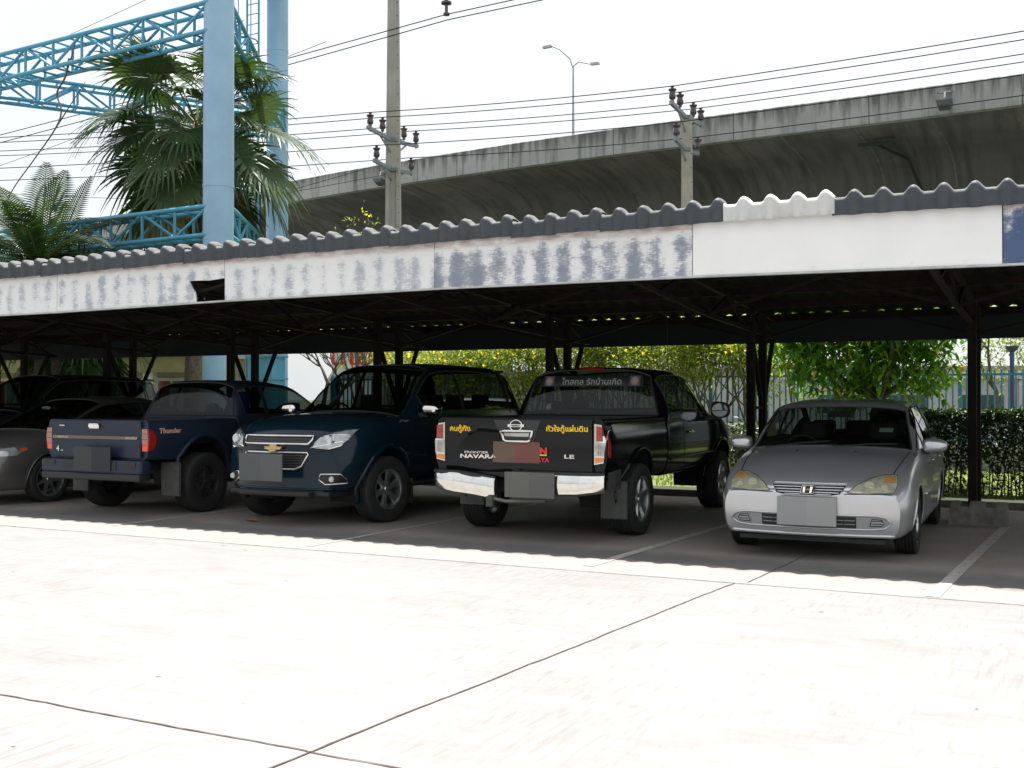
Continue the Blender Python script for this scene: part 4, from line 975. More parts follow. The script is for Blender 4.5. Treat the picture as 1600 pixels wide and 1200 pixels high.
c.text('lettering', 'NAVARA', 'rear', .42, .755, .042, M_chrome, .03, .007, sx=1.75)
c.text('lettering', 'LE', 'rear', -.535, .775, .038, M_chrome, .02, .007, sx=2.0)
c.decal('faded_sticker', [(.26, .70), (.02, .70), (.02, .91), (.26, .91)], 'rear', mat('brown sticker', (.125, .08, .055), .7), .010, .004)
c.decal('faded_sticker', [(.02, .70), (-.24, .70), (-.24, .91), (.02, .91)], 'rear', mat('dull red sticker', (.17, .06, .048), .7), .010, .004)
c.text('lettering', 'N', 'rear', -.275, .825, .07, M_rlet, .05, .008, sx=1.1); c.text('lettering', 'AYA', 'rear', -.27, .735, .045, M_rlet, .03, .008, sx=1.1)
c.decal('yellow_stripe', [(-.24, .777), (-.31, .777), (-.31, .790), (-.24, .790)], 'rear', M_yel, .009, .004)
# bumper: chrome step bumper, left half pushed in
xb = k['xr']
def bumper_half(f, bent):
    b = MB(); pts = []
    sect = [(.0, .60), (-.05, .605), (-.065, .58), (-.07, .50), (-.055, .41), (.0, .385)]
    ys = [.0, .25, .45, .65, .80, .88] if not bent else [.22, .32, .45, .62, .80, .90]
    v = []
    for i, y in enumerate(ys):
        dz = (-.055*max(0, (.62-y))/.4 - .015) if bent else 0; dx = (.10*max(0, (.8-y))/.58+.02*math.sin(y*17)) if bent else 0
        curve = .16*max(0, (y-.72)/.20)**1.8; up = .045*max(0, (y-.6)/.3)
        for (x, z) in sect: v.append((xb+x+dx+curve, f*y, z+dz+(up if z < .5 else 0)))
    n = len(sect); b.add(v, [(i*n+j, i*n+j+1, (i+1)*n+j+1, (i+1)*n+j) for i in range(len(ys)-1) for j in range(n-1)])
    b.add(v[:n], [tuple(range(n))]); b.add(v[-n:], [tuple(range(n))])
    o = b.build('rear_bumper', M_chrome, c.root, 35)
    if bent: o['label'] = 'bent chrome half of the bumper'
    v = []
    for i, y in enumerate(ys):
        dz = (-.055*max(0, (.62-y))/.4 - .015) if bent else 0; dx = .10*max(0, (.8-y))/.58 if bent else 0; curve = .16*max(0, (y-.72)/.20)**1.8
        for (x, z) in ((.13, .625), (-.052, .625), (-.058, .598), (.10, .598)): v.append((xb+x+dx+curve, f*(y+.0), z+dz))
    MB().add(v, [(i*4+j, i*4+(j+1) % 4, (i+1)*4+(j+1) % 4, (i+1)*4+j) for i in range(len(ys)-1) for j in range(4)]).build('step_pad', M_blk, o)
    q = MB(); q.add([(xb+.10, f*.90, .62), (xb+.10, f*.90, .43), (xb+.20, f*.935, .44), (xb+.20, f*.935, .64), (xb+.36, f*.935, .65), (xb+.36, f*.935, .46)], [(0, 1, 2, 3), (3, 2, 5, 4)]); q.build('bumper_end', mat('dark grey plastic', (.03, .03, .03), .45), o)
bumper_half(-1, 0); bumper_half(1, 1)
plate(c, xb-.10, -.20, .495, .50, .25, (.105, .105, .10), (.12, .122, .11), 'rear')
c.box('plate_bracket', (xb-.085, -.40, .40), (xb-.02, .05, .58), M_blk)
b = MB(); b.tube([(xb+.1, .28, .42), (xb+.02, .26, .34), (xb+.05, .1, .31), (xb+.05, -.3, .33)], .02, 6); b.build('bent_bracket', mat('torn grey metal', (.16, .16, .15), .5, .4), c.root)
c.box('tow_hook', (xb-.02, .22, .25), (xb+.04, .29, .36), M_mud, bev=.012)
c.box('spare_wheel_well', (xb+.25, -.5, .38), (xb+.9, .5, .56), M_blk, bev=.04); c.box('chassis_rail', (xb+.1, -.5, .42), (k['xf']-.3, -.4, .52), M_blk); c.box('chassis_rail', (xb+.1, .4, .42), (k['xf']-.3, .5, .52), M_blk)
c.box('rear_axle', (k['ra']-.06, -.75, .31), (k['ra']+.06, .75, .43), M_blk, bev=.03)
c.bvh = k['side']
c.strip('rail_cap', [(b0+.02, bt-.03), (k['b1']-.01, bt-.03)], 'right', .02, M_blk, .004, h=1); c.strip('rail_cap', [(b0+.02, bt-.03), (k['b1']-.01, bt-.03)], 'left', .02, M_blk, .004, h=1)
c.bvh = k['cab']
for ax in ('left', 'right'):
    for P in ([(k['cr']+.62, .58), (k['cr']+.60, 1.10)], [(k['cr']+1.70, .60), (k['cr']+1.76, .85), (k['cr']+1.70, 1.10)], [(k['cr']+.10, .60), (k['cr']+.10, 1.08)]): c.strip('door_seam', P, ax, .010, M_seam, .003)
    c.strip('door_handle', [(k['cr']+.75, .95), (k['cr']+.91, .95)], ax, .035, M_chrome, .02, h=1)
    c.strip('sill_crease', [(k['cr']+.05, .66), (k['cr']+1.9, .68)], ax, .03, P_blk, .003, h=1)
for s_ in (-1, 1): c.mirror(k['cr']+1.58, s_*1.06, 1.20, M_blk, (.09, .22, .21))
b = MB(); b.add([(k['cr']+.125, -.14, 1.67), (k['cr']+.125, .14, 1.67), (k['cr']+.17, .12, 1.715), (k['cr']+.17, -.12, 1.715), (k['cr']+.23, -.14, 1.72), (k['cr']+.23, .14, 1.72)], [(0, 3, 2, 1), (3, 4, 5, 2)]); b.build('high_brake_light', M_red, c.root)
# banner across the top of the rear window, with script and two round stickers
def on_cab(y, z): return c.hit('rear', y, z)
c.decal('window_banner', [(-.60, 1.49), (.60, 1.49), (.58, 1.615), (-.58, 1.615)], 'rear', mat('black film', (.008, .008, .009), .4), .003, 0)
c.text('lettering', 'ไทสกล รักบ้านเกิด', 'rear', .0, 1.55, .085, mat('silver script', (.40, .41, .40), .5), .008, .007, sx=1.0, label='silver script across the top of the rear window')
for f in (-1, 1):
    P = [(f*.50+math.cos(a)*.045, 1.55+math.sin(a)*.05) for a in [2*PI*q/20 for q in range(20)]]
    o = c.decal('round_sticker', [(f*.50-.06, 1.49), (f*.50+.06, 1.49), (f*.50+.06, 1.61), (f*.50-.06, 1.61)], 'rear', mat('dark blue sticker', (.07, .07, .12), .6), .007, 0)
    c.decal('sticker_disc', P, 'rear', mat('pink grey disc', (.30, .22, .22), .6), .010, 0, parent=o); c.decal('sticker_disc', [(f*.50+(a-f*.50)*.5, 1.55+(b_-1.55)*.5) for a, b_ in P], 'rear', mat('pale disc', (.42, .33, .20), .6), .012, 0, parent=o)
MB().tube([(k['cr']+1.35, -.50, 1.60), (k['cr']+1.34, -.50, 1.66)], .02, 8).tube([(k['cr']+1.34, -.50, 1.64), (k['cr']+1.28, -.50, 2.40)], .0035, 5).build('aerial', M_blk, c.root)
c.seats([(k['cr']+1.25, (-.38, .38)), (k['cr']+.68, (-.38, .38))], z=.60, top=1.20); c.cabin(k['cr']+1.75, 0, .8, .7, 1.12, -.38)
for f in (-1, 1): c.decal('headlight', [(f*p[0], p[1]) for p in ((.50, .80), (.78, .80), (.80, .98), (.55, .96))], 'front', M_lens, .01, .03)
c.decal('grille', [(-.45, .72), (.45, .72), (.42, .98), (-.42, .98)], 'front', M_blkg, .01, .02)

# ================================================================ blue pickup
P_blu = paint_mat('dusty blue paint', (.010, .018, .038), (.012, .021, .043), .38, .0, .0, .16, (.06, .062, .075), .2)
c, k = pickup((-10.67, 12.02, .14), R(90), 'dusty blue pickup seen from behind with red and orange side lettering', P_blu, 'blue')
w, bt, b0 = k['w'], k['bt'], k['b0']; tg = k['tg']; c.root.scale = (1, 1.06, 1)
M_stl = mat('dark steel rim', (.02, .02, .022), .6)
for (ax, s_) in ((k['ra'], 1), (k['ra'], -1), (k['fa'], 1), (k['fa'], -1)): c.wheel(ax, s_*.76, .375, .25, .215, 5, rim=M_stl, style='steel')
for f in (1, -1):
    o = c.decal('tail_light', [(f*.722, .66), (f*.80, .66), (f*.815, .80), (f*.80, .925), (f*.722, .925)], 'rear', M_redb, .02, .05)
    c.decal('lamp_section', [(f*.722, .75), (f*.806, .75), (f*.815, .80), (f*.80, .925), (f*.722, .925)], 'rear', mat('dusty lamp lens', (.30, .16, .12), .4, coat=.4), .026, .01, parent=o)
    for zz in (.73, .80, .865): c.strip('lamp_rib', [(f*.725, zz), (f*.81, zz)], 'rear', .006, M_red, .030, parent=o)
    c.decal('lamp_section', [(b0+.01, .66), (b0+.07, .68), (b0+.09, .80), (b0+.05, .90), (b0+.01, .92)], 'left' if f > 0 else 'right', M_red, .006, .01, parent=o)
    c.box('mud_flap', (k['ra']-.49, f*.60-.0, .10), (k['ra']-.465, f*.86, .50), M_mud, bev=.008)
c.strip('tailgate_seam', [(-.712, .60), (-.712, bt-.01)], 'rear', .012, M_seam, .006); c.strip('tailgate_seam', [(.712, .60), (.712, bt-.01)], 'rear', .012, M_seam, .006)
o = c.decal('tailgate_handle', [(-.075, .925), (.075, .925), (.085, .955), (.07, .985), (-.07, .985), (-.085, .955)], 'rear', M_chrome, .03, .02, dome=.008)
c.decal('stripe_decal', [(-.66, .795), (.64, .795), (.64, .832), (-.66, .832)], 'rear', mat('faded stripe', (.15, .10, .075), .7), .008, 0, .06)
c.text('lettering', 'D-MAX', 'rear', .56, .815, .028, mat('faded lettering', (.45, .36, .30), .6), .02, .012, sx=2.0); c.text('lettering', 'ISUZU', 'rear', -.57, .815, .024, mat('pale lettering', (.42, .42, .42), .6), .02, .012, sx=2.0)
c.text('lettering', '4', 'rear', .60, .67, .07, M_white, .01, .012); c.text('lettering', 'x2', 'rear', .53, .65, .02, M_white, .01, .012, sx=1.6)
c.strip('tailgate_scratch', [(.57, .955), (.49, .955)], 'rear', .018, mat('bright scratch', (.5, .52, .62), .4), .012, h=1)
xb = k['xr']
o = c.box('rear_bumper', (xb-.02, -.80, .38), (xb+.14, .80, .545), P_blu, bev=.035)
c.box('bumper_recess', (xb-.028, -.42, .42), (xb+.0, .42, .53), M_blk, parent=o)
for f in (-1, 1): c.box('bumper_recess', (xb-.026, f*.64-.08, .47), (xb+.0, f*.64+.08, .53), M_blk, parent=o)
c.box('step_pad', (xb-.03, -.78, .30), (xb+.16, .78, .385), M_blk, bev=.02, parent=o)
plate(c, xb-.04, -.06, .56, .58, .29, (.020, .024, .03), (.037, .042, .045), 'rear')
c.box('rear_axle', (k['ra']-.06, -.72, .31), (k['ra']+.06, .72, .43), M_blk, bev=.03); c.box('chassis_rail', (xb+.1, -.5, .40), (k['xf']-.3, -.4, .50), M_blk); c.box('chassis_rail', (xb+.1, .4, .40), (k['xf']-.3, .5, .50), M_blk)
c.bvh = k['side']
c.text('lettering', 'Thunder', 'right', k['b0']+.33, .90, .062, mat('orange lettering', (.62, .34, .25), .5), .03, .006, shear=.25, sx=1.25, label='slanted orange and white script on the side of the bed')
c.bvh = k['cab']
for ax in ('left', 'right'):
    for P in ([(k['cr']+.62, .58), (k['cr']+.60, 1.0)], [(k['cr']+1.66, .60), (k['cr']+1.70, 1.0)]): c.strip('door_seam', P, ax, .010, M_seam, .003)
    c.strip('door_handle', [(k['cr']+.72, .90), (k['cr']+.88, .90)], ax, .035, M_blk, .02, h=1)
for s_ in (-1, 1): c.mirror(k['cr']+1.58, s_*.98, 1.12, M_blk, (.08, .2, .17))
b = MB(); x = k['cr']+.135; b.tube([(x-.05, -.66, 1.04), (x+.03, -.64, 1.42), (x+.05, -.55, 1.475), (x+.05, .55, 1.475), (x+.03, .64, 1.42), (x-.05, .66, 1.04)], .012, 8); b.build('window_trim', M_blk, c.root, 60)
c.seats([(k['cr']+1.2, (-.36, .36))], z=.55, top=1.14); c.cabin(k['cr']+1.7, 0, .8, .66, 1.05, -.38)
c.box('blue_towel', (k['cr']+.62, -.42, 1.02), (k['cr']+.72, -.12, 1.38), mat('blue cloth', (.02, .06, .40), .9), bev=.05)
for f in (-1, 1): c.decal('headlight', [(f*p[0], p[1]) for p in ((.50, .74), (.74, .74), (.76, .90), (.55, .90))], 'front', M_lens, .01, .03)

# ================================================================ dark blue suv
P_suv = paint_mat('deep blue metallic paint', (.0035, .015, .025), (.0045, .017, .028), .12, .0, .0, .04, (.05, .045, .04), .03)
def big_suv(loc, rz, label, paint, front=True, steer=0):
    c = Car(loc, rz, label, 'suv', 'parked_suv'); c.flare = .03
    def S(x, zt, z6, z7, wtop, ws=.90, zs=1.14, wl=.87, wm=.935, zm=.78, zb=.36, w6=None): return (x, rg(zb, wl-.12, zb+.14, wl, zm, wm, zs, ws, zt, wtop, z6, w6 or wtop*.55, z7))
    st = [S(-2.36, 1.22, 1.23, 1.24, .66, ws=.80, zs=1.12, wl=.78, wm=.84), S(-2.28, 1.28, 1.30, 1.31, .66, ws=.84, wl=.82, wm=.88), S(-2.02, 1.72, 1.77, 1.78, .60), S(-1.75, 1.77, 1.825, 1.835, .615), S(-.6, 1.80, 1.85, 1.86, .625), S(.10, 1.76, 1.82, 1.83, .63),
          S(1.02, 1.17, 1.22, 1.235, .76), S(1.55, 1.15, 1.20, 1.21, .74, zs=1.10), S(2.05, 1.08, 1.12, 1.13, .68, ws=.87, zs=1.02, wm=.92, wl=.85), S(2.26, .99, 1.03, 1.035, .62, ws=.80, zs=.92, wm=.86, wl=.80, zm=.70), S(2.36, .87, .89, .895, .56, ws=.72, zs=.81, wm=.79, wl=.72, zm=.62)]
    wins = [('windscreen', (5.07, 5.94), (5.05, 7), 0), ('side_window', (4.3, 5.52), (4.12, 4.88), 1), ('side_window', (3.9, 4.2), (4.12, 4.88), 1), ('side_window', (2.6, 3.8), (4.12, 4.88), 1), ('rear_window', (1.1, 1.95), (5.1, 7), 0)]
    wins[2] = ('side_window', (3.12, 4.22), (4.12, 4.88), 1); wins[3] = ('side_window', (2.2, 3.03), (4.14, 4.84), 1)
    c.loft('body', st, paint, wins, bow=.20, bowr=.08, zone=.75, arches=[(1.45, .37, .455), (-1.39, .37, .455)])
    for ax in (1.45, -1.39):
        for s_ in (-1, 1): c.wheel(ax, s_*.82, .385, .26, .225, 6, yaw=steer if ax > 0 else 0)
    for s_ in (-1, 1): c.mirror(.72, s_*1.07, 1.26, M_chrome if s_ > 0 else M_chrome, (.10, .24, .15))
    for ax in ('left', 'right'):
        for P in ([(.92, .48), (.98, .8), (.92, 1.13)], [(-.10, .46), (-.10, 1.13)], [(-1.05, 1.13), (-1.0, .85)], [(.92, .46), (-.85, .46)]): c.strip('door_seam', P, ax, .009, M_seam, .003)
        for x in (.15, -.78): c.strip('door_handle', [(x, .98), (x-.16, .98)], ax, .035, M_chrome, .02, h=1)
        s_ = 1 if ax == 'left' else -1
        c.strip('roof_channel', [(.05, s_*.55), (-1.8, s_*.55)], 'top', .02, M_blk, .004, h=1)
        c.box('running_board', (-.9, s_*.88-.07, .34), (.95, s_*.88+.07, .40), M_blk, bev=.015)
        c.box('mud_flap', (.93, s_*.70, .14) if s_ > 0 else (.93, -.93, .14), (.95, .93, .44) if s_ > 0 else (.95, -.70, .44), mat('brown mud flap', (.05, .042, .035), .8), bev=.006)
    c.seats([(.2, (-.40, .40)), (-.65, (-.42, 0, .42)), (-1.45, (-.38, .38))], z=.62, top=1.42); c.cabin(.75, 0, .6, .74, 1.18, -.40)
    c.box('rear_spoiler', (-2.16, -.55, 1.74), (-1.95, .55, 1.79), paint, bev=.02)
    c.box('undertray', (1.2, -.7, .30), (2.3, .7, .36), M_blk, bev=.02); c.box('chassis_rail', (-2.2, -.5, .30), (1.3, -.4, .40), M_blk); c.box('chassis_rail', (-2.2, .4, .30), (1.3, .5, .40), M_blk)
    MB().tube([(.86, -.62, 1.225), (.86, .05, 1.275)], .010, 5).tube([(.86, .02, 1.28), (.88, .62, 1.245)], .010, 5).build('wiper', M_blk, c.root)
    return c
c = big_suv((-8.0, 12.15, .04), R(-90), 'dark blue suv facing out with honeycomb grille and gold cross emblem', P_suv, steer=R(-8))
for f in (1, -1):
    hl = [(f*p[0], p[1]) for p in ((.475, .845), (.54, .97), (.66, 1.015), (.78, 1.045), (.85, 1.05), (.82, .925), (.77, .865), (.66, .83))]
    o = c.decal('headlight', hl, 'front', M_lens, .012, .04, .04, dome=.012)
    c.strip('lamp_rim', hl[:1]+hl[5:], 'front', .02, M_chrome, .018, parent=o, h=1)
    c.strip('lamp_rim', hl[:5], 'front', .012, M_blk, .018, parent=o, h=1)
    b = MB(); p, n = c.hit('front', f*.66, .93); p = p+n*.028
    b.lathe([(.062, 0), (.055, .012), (.035, .004), (.034, .016), (0, .02)], 22, Matrix.Translation(p) @ Matrix.Rotation(PI/2, 4, 'Y')); b.build('projector', mat('projector glass', (.55, .58, .60), .06, .8), o, 40)
    fg = [(f*p[0], p[1]) for p in ((.56, .495), (.63, .44), (.80, .45), (.81, .50), (.78, .555), (.58, .555))]
    o = c.decal('fog_lamp_bezel', fg, 'front', M_blkg, .010, .02); c.strip('bezel_rim', fg, 'front', .016, M_chrome, .014, True, parent=o, h=1)
    b = MB(); p, n = c.hit('front', f*.70, .50); b.lathe([(.035, 0), (.03, .01), (0, .012)], 16, Matrix.Translation(p+n*.02) @ Matrix.Rotation(PI/2, 4, 'Y')); b.build('fog_lamp', M_lens, o, 40)
    c.strip('bonnet_seam', [(2.2, f*.56), (1.7, f*.72), (1.05, f*.80)], 'top', .010, M_seam, .003)
    c.strip('bumper_seam', [(f*.52, .80), (f*.80, .83)], 'front', .007, M_seam, .003)
ug = [(-.47, .93), (-.44, .885), (.44, .885), (.47, .93), (.475, .975), (-.475, .975)]
o = c.decal('upper_grille', ug, 'front', M_blkg, .006, .01); c.strip('grille_rim', ug, 'front', .026, M_chrome, .016, True, parent=o, h=1)
hx = mat('grille mesh', (.07, .075, .08), .4, .3)
for i in range(-10, 11):
    for zz, o2 in ((.897, 0), (.925, .022), (.953, 0)):
        y = i*.044+o2
        if abs(y) > .43: continue
        c.strip('honeycomb', [(y-.02, zz), (y-.010, zz+.016), (y+.010, zz+.016), (y+.02, zz)], 'front', .004, hx, .012, parent=o, sub=.1)
lg = [(-.43, .79), (.43, .79), (.44, .77), (.36, .64), (.28, .605), (-.28, .605), (-.36, .64), (-.44, .77)]
o = c.decal('lower_grille', lg, 'front', M_blkg, .006, .01); c.strip('grille_rim', lg, 'front', .022, M_chrome, .014, True, parent=o, h=1)
for zz in (.64, .67, .70, .73, .76): c.strip('grille_bar', [(-.38, zz), (.38, zz)], 'front', .008, hx, .014, parent=o)
o = c.decal('emblem', [(-.125, 0.824), (-.048, 0.824), (-.048, 0.804), (.044, 0.804), (.044, 0.824), (.108, 0.824), (.125, 0.852), (.048, 0.852), (.048, 0.874), (-.044, 0.874), (-.044, 0.852), (-.108, 0.852)], 'front', mat('gold emblem', (.62, .42, .16), .3, .7), .040, .03, .03)
c.strip('emblem_rim', [(-.125, 0.824), (-.048, 0.824), (-.048, 0.804), (.044, 0.804), (.044, 0.824), (.108, 0.824), (.125, 0.852), (.048, 0.852), (.048, 0.874), (-.044, 0.874), (-.044, 0.852), (-.108, 0.852)], 'front', .008, M_chrome, .042, True, parent=o, h=1)
plate(c, 2.60, 0, .635, .60, .30, (.075, .083, .085), (.083, .09, .09), 'front')
c.box('dealer_strip', (2.585, -.17, .485), (2.60, .17, .510), M_oran)
c.strip('bumper_lip', [(-.70, .385), (.70, .385)], 'front', .03, P_suv, .0, h=1)
c.box('skid_plate', (2.0, -.50, .30), (2.40, .50, .36), M_blk, bev=.02)

# ================================================================ grey sedan at the left edge and a dark van behind it
P_gry = paint_mat('warm grey paint', (.135, .13, .13), (.12, .115, .115), .30, .5, .8, .1, (.12, .11, .10), .05)
def grey_sedan():
    c = Car((-13.42, 11.95, 0), R(-90), 'warm grey sedan cut off by the left edge, beside the blue pickup', 'car', 'parked_car'); c.flare = .010
    def S(x, zb, wl, zm, wm, zs, ws, zt, wt, z6, z7): return (x, rg(zb, wl-.08, zb+.1, wl, zm, wm, zs, ws, zt, wt, z6, wt*.55, z7))
    st = [S(-2.28, .30, .72, .55, .76, .90, .70, .96, .58, .97, .975), S(-2.15, .22, .80, .56, .84, .95, .78, 1.05, .60, 1.065, 1.07), S(-1.75, .19, .84, .56, .875, .97, .82, 1.08, .64, 1.11, 1.12), S(-1.05, .18, .85, .56, .88, .98, .83, 1.35, .57, 1.40, 1.41), S(-.5, .18, .85, .56, .88, .97, .83, 1.40, .58, 1.455, 1.465), S(.15, .18, .85, .56, .88, .95, .83, 1.36, .585, 1.42, 1.43),
          S(1.20, .18, .84, .56, .875, .90, .81, .93, .70, .97, .98), S(1.6, .19, .83, .54, .87, .83, .79, .86, .66, .90, .91), S(2.05, .20, .78, .50, .82, .72, .74, .76, .60, .79, .80), S(2.25, .20, .73, .44, .76, .62, .69, .66, .52, .69, .70), S(2.33, .24, .68, .42, .70, .56, .62, .59, .46, .61, .615)]
    wins = [('windscreen', (5.08, 5.93), (5.06, 7), 0), ('rear_window', (2.14, 2.86), (5.1, 7), 0), ('side_window', (4.06, 5.5), (4.14, 4.86), 1), ('side_window', (2.6, 3.96), (4.14, 4.86), 1)]
    c.loft('body', st, P_gry, wins, bow=.16, bowr=.1, zone=.6, arches=[(1.35, .32, .35), (-1.30, .32, .35)])
    for ax in (1.35, -1.3):
        for s_ in (-1, 1): c.wheel(ax, s_*.775, .32, .20, .225, 7, style='thin')
    for f in (1, -1):
        hl = [(f*p[0], p[1]) for p in ((.34, .625), (.42, .72), (.55, .755), (.66, .74), (.68, .67), (.60, .61))]
        o = c.decal('headlight', hl, 'front', M_lens, .01, .03, .04, dome=.01); c.strip('lamp_seam', hl, 'front', .012, M_seam, .01, True, o)
        for (yy, r_) in ((.60, .05), (.49, .04)):
            P = [(f*yy+math.cos(a)*r_, .675+math.sin(a)*r_) for a in [2*PI*q/18 for q in range(18)]]; c.strip('reflector', P, 'front', .01, M_chrome, .026, True, o, h=1)
        c.decal('indicator', [(1.69, .735), (1.79, .705), (1.795, .755), (1.70, .77)], 'left' if f > 0 else 'right', mat('amber lens', (.45, .10, .03), .2), .006, .01)
        c.decal('headlight', [(1.80, .70), (1.86, .665), (2.10, .655), (2.16, .70), (2.05, .75), (1.85, .775)], 'left' if f > 0 else 'right', M_lens, .008, .015, dome=.006)
        c.decal('fog_lamp', [(f*.48, .30), (f*.68, .31), (f*.70, .35), (f*.48, .36)], 'front', M_lens, .008, .02)
    c.decal('grille', [(-.30, .60), (.30, .60), (.32, .68), (-.32, .68)], 'front', M_blkg, .008, .02)
    c.decal('lower_intake', [(-.44, .30), (.44, .30), (.42, .40), (-.42, .40)], 'front', M_blkg, .008, .02)
    for s_ in (-1, 1): c.mirror(.90, s_*.99, 1.0, M_blk, (.09, .22, .13))
    for ax in ('left', 'right'):
        for P in ([(.95, .28), (1.0, .6), (.95, .92)], [(-.15, .26), (-.15, .93)]): c.strip('door_seam', P, ax, .008, M_seam, .002)
    c.seats([(.15, (-.36, .36)), (-.75, (-.38, 0, .38))], top=1.16); c.cabin(.8, 0, .4, .66, .92, -.36)
grey_sedan()
P_van = paint_mat('black van paint', (.012, .014, .016), (.016, .018, .02), .3, .3, .9, .1, (.08, .07, .06))
c = big_suv((-16.35, 13.6, 0), R(-90), 'black suv at the left edge, only its roof and window showing above the grey sedan', P_van)
c.bvh and c.decal('grille', [(-.5, .7), (.5, .7), (.45, .92), (-.45, .92)], 'front', M_blkg, .01, .02)
# pale car beyond the carport, glimpsed between the suv and the black pickup
P_whi = paint_mat('white paint', (.62, .63, .64), (.58, .59, .60), .3, .1, .8, .15)
silver_sedan((-10.4, 19.7, .0), R(12), 'pale car parked beyond the carport, glimpsed between the suv and the black pickup', P_whi)
# ================================================================ plants, fence and buildings behind
random.seed(5)
def leaf_cloud(pts_fn, n, size, aspect=.42, droop=.3, nm=1):
    """many small folded leaves; pts_fn() -> (point, outward direction)"""
    b = MB()
    for i in range(n):
        p, o = pts_fn(); s = size*random.uniform(.6, 1.3)
        d = Vector((random.gauss(0, 1), random.gauss(0, 1), random.gauss(0, .7)))+o*1.2; d.z -= droop*2; d.normalize()
        a = d.cross(Vector((random.gauss(0, .4), random.gauss(0, .4), 1))).normalized(); u = a.cross(d)
        w = s*aspect/2; m = p+d*s*.5
        b.add([p, m-a*w+u*w*.25, p+d*s, m+a*w+u*w*.25], [(0, 1, 2), (0, 2, 3)], random.randrange(nm) if nm > 1 else 0)
    return b
def clumps(c, rad, k, cr, flat=1):
    C = []
    for i in range(k):
        v = Vector((random.gauss(0, 1), random.gauss(0, 1), random.gauss(0, 1))).normalized()*(random.random()**.45)
        C.append(Vector((c[0]+v.x*rad[0], c[1]+v.y*rad[1], c[2]+v.z*rad[2])))
    def f():
        q = random.choice(C); v = Vector((random.gauss(0, 1), random.gauss(0, 1), random.gauss(0, .8*flat)))*cr*.55
        return q+v, (v.normalized() if v.length > 0 else Vector((0, 0, 1)))
    return f, C
M_bark = mat('grey bark', (.13, .115, .09), .9, col2=(.075, .065, .05), scale=9, bump=.5)
M_tec = [leafmat('shrub leaf light', (.32, .38, .09), (.23, .30, .06), .6), leafmat('shrub leaf green', (.11, .19, .035), (.15, .22, .04), .5)]
M_flow = leafmat('yellow blossom', (.80, .70, .06), (.78, .62, .04), .45)
def branch(b, p, d, L, r, depth, spread=.6, out=None, up=.2, seg=4, kids=(2, 3), shrink=.72):
    pts = [p.copy()]; rs = [r]
    for i in range(seg):
        d = (d+Vector((random.gauss(0, .12), random.gauss(0, .12), up*.2+random.gauss(0, .08)))).normalized(); p = p+d*(L/seg); pts.append(p.copy()); rs.append(r*(1-.35*(i+1)/seg))
    b.tube(pts, rs, 6 if r > .02 else 4)
    if depth <= 0:
        if out is not None: out.append(p)
        return
    for k in range(random.randint(*kids)):
        e = (d+Vector((random.gauss(0, spread), random.gauss(0, spread), random.gauss(0, spread*.5)+up*.4))).normalized(); branch(b, p, e, L*shrink*random.uniform(.8, 1.15), r*.62, depth-1, spread, out, up, seg, kids, shrink)
def shrub(x, y, h, wd, label, n=2600, flowers=260, z0=.5):
    t = empty('flowering_shrub', (x, y, .02), 0, label, 'shrub', 'yellow flowering shrubs along the fence'); b = MB(); tips = []
    for k in range(6): branch(b, Vector((random.uniform(-.15, .15), random.uniform(-.1, .1), 0)), Vector((random.gauss(0, .3), random.gauss(0, .2), 1)).normalized(), h*.36, .028, 2, .5, tips, .5, 4)
    b.build('stems', M_bark, t)
    f, C = clumps((0, 0, (h+z0)/2+.15), (wd, .7, (h-z0)/2), 34, .34); C += tips
    leaf_cloud(f, n, .10, .36, .2, 2).build('foliage', M_tec, t)
    b = MB(); Cf = [c for c in C if c.z > h*.42]
    for i in range(flowers):
        q = random.choice(Cf)+Vector((random.gauss(0, .16), random.gauss(0, .16), random.gauss(0, .14)+.1)); s = random.uniform(.022, .04)
        v = [q+Vector((math.cos(a)*s, math.sin(a)*s, random.uniform(-.01, .02))) for a in [2*PI*k/5 for k in range(5)]]; b.add([q-Vector((0, 0, s*1.2))]+v, [(0, 1, 2), (0, 2, 3), (0, 3, 4), (0, 4, 5), (0, 5, 1)])
    b.build('blossoms', M_flow, t)
for (x, y, h, wd, nn, lab) in ((-14.0, 22.0, 3.3, .8, 1400, 'sparse yellow flowering shrub behind the dark blue suv, next to the red lettered board'), (-12.5, 21.8, 3.2, .9, 2000, 'yellow flowering shrub above the middle of the dark blue suv roof'), (-11.0, 22.0, 3.4, .9, 2600, 'yellow flowering shrub between the dark blue suv and the black pickup'), (-9.5, 21.7, 3.5, .9, 2800, 'yellow flowering shrub behind the left of the black pickup cab'), (-8.1, 21.9, 3.6, .9, 3200, 'dense yellow flowering shrub behind the right of the black pickup cab'), (-6.9, 21.6, 3.6, .85, 3200, 'dense yellow flowering shrub behind the black pickup door mirror'), (-5.6, 22.0, 3.6, .8, 2600, 'yellow flowering shrub behind the paired carport posts left of the silver sedan')):
    shrub(x, y, h, wd, lab, int(nn*3.3), int(nn*.11), 1.3 if x > -7.5 else .8)
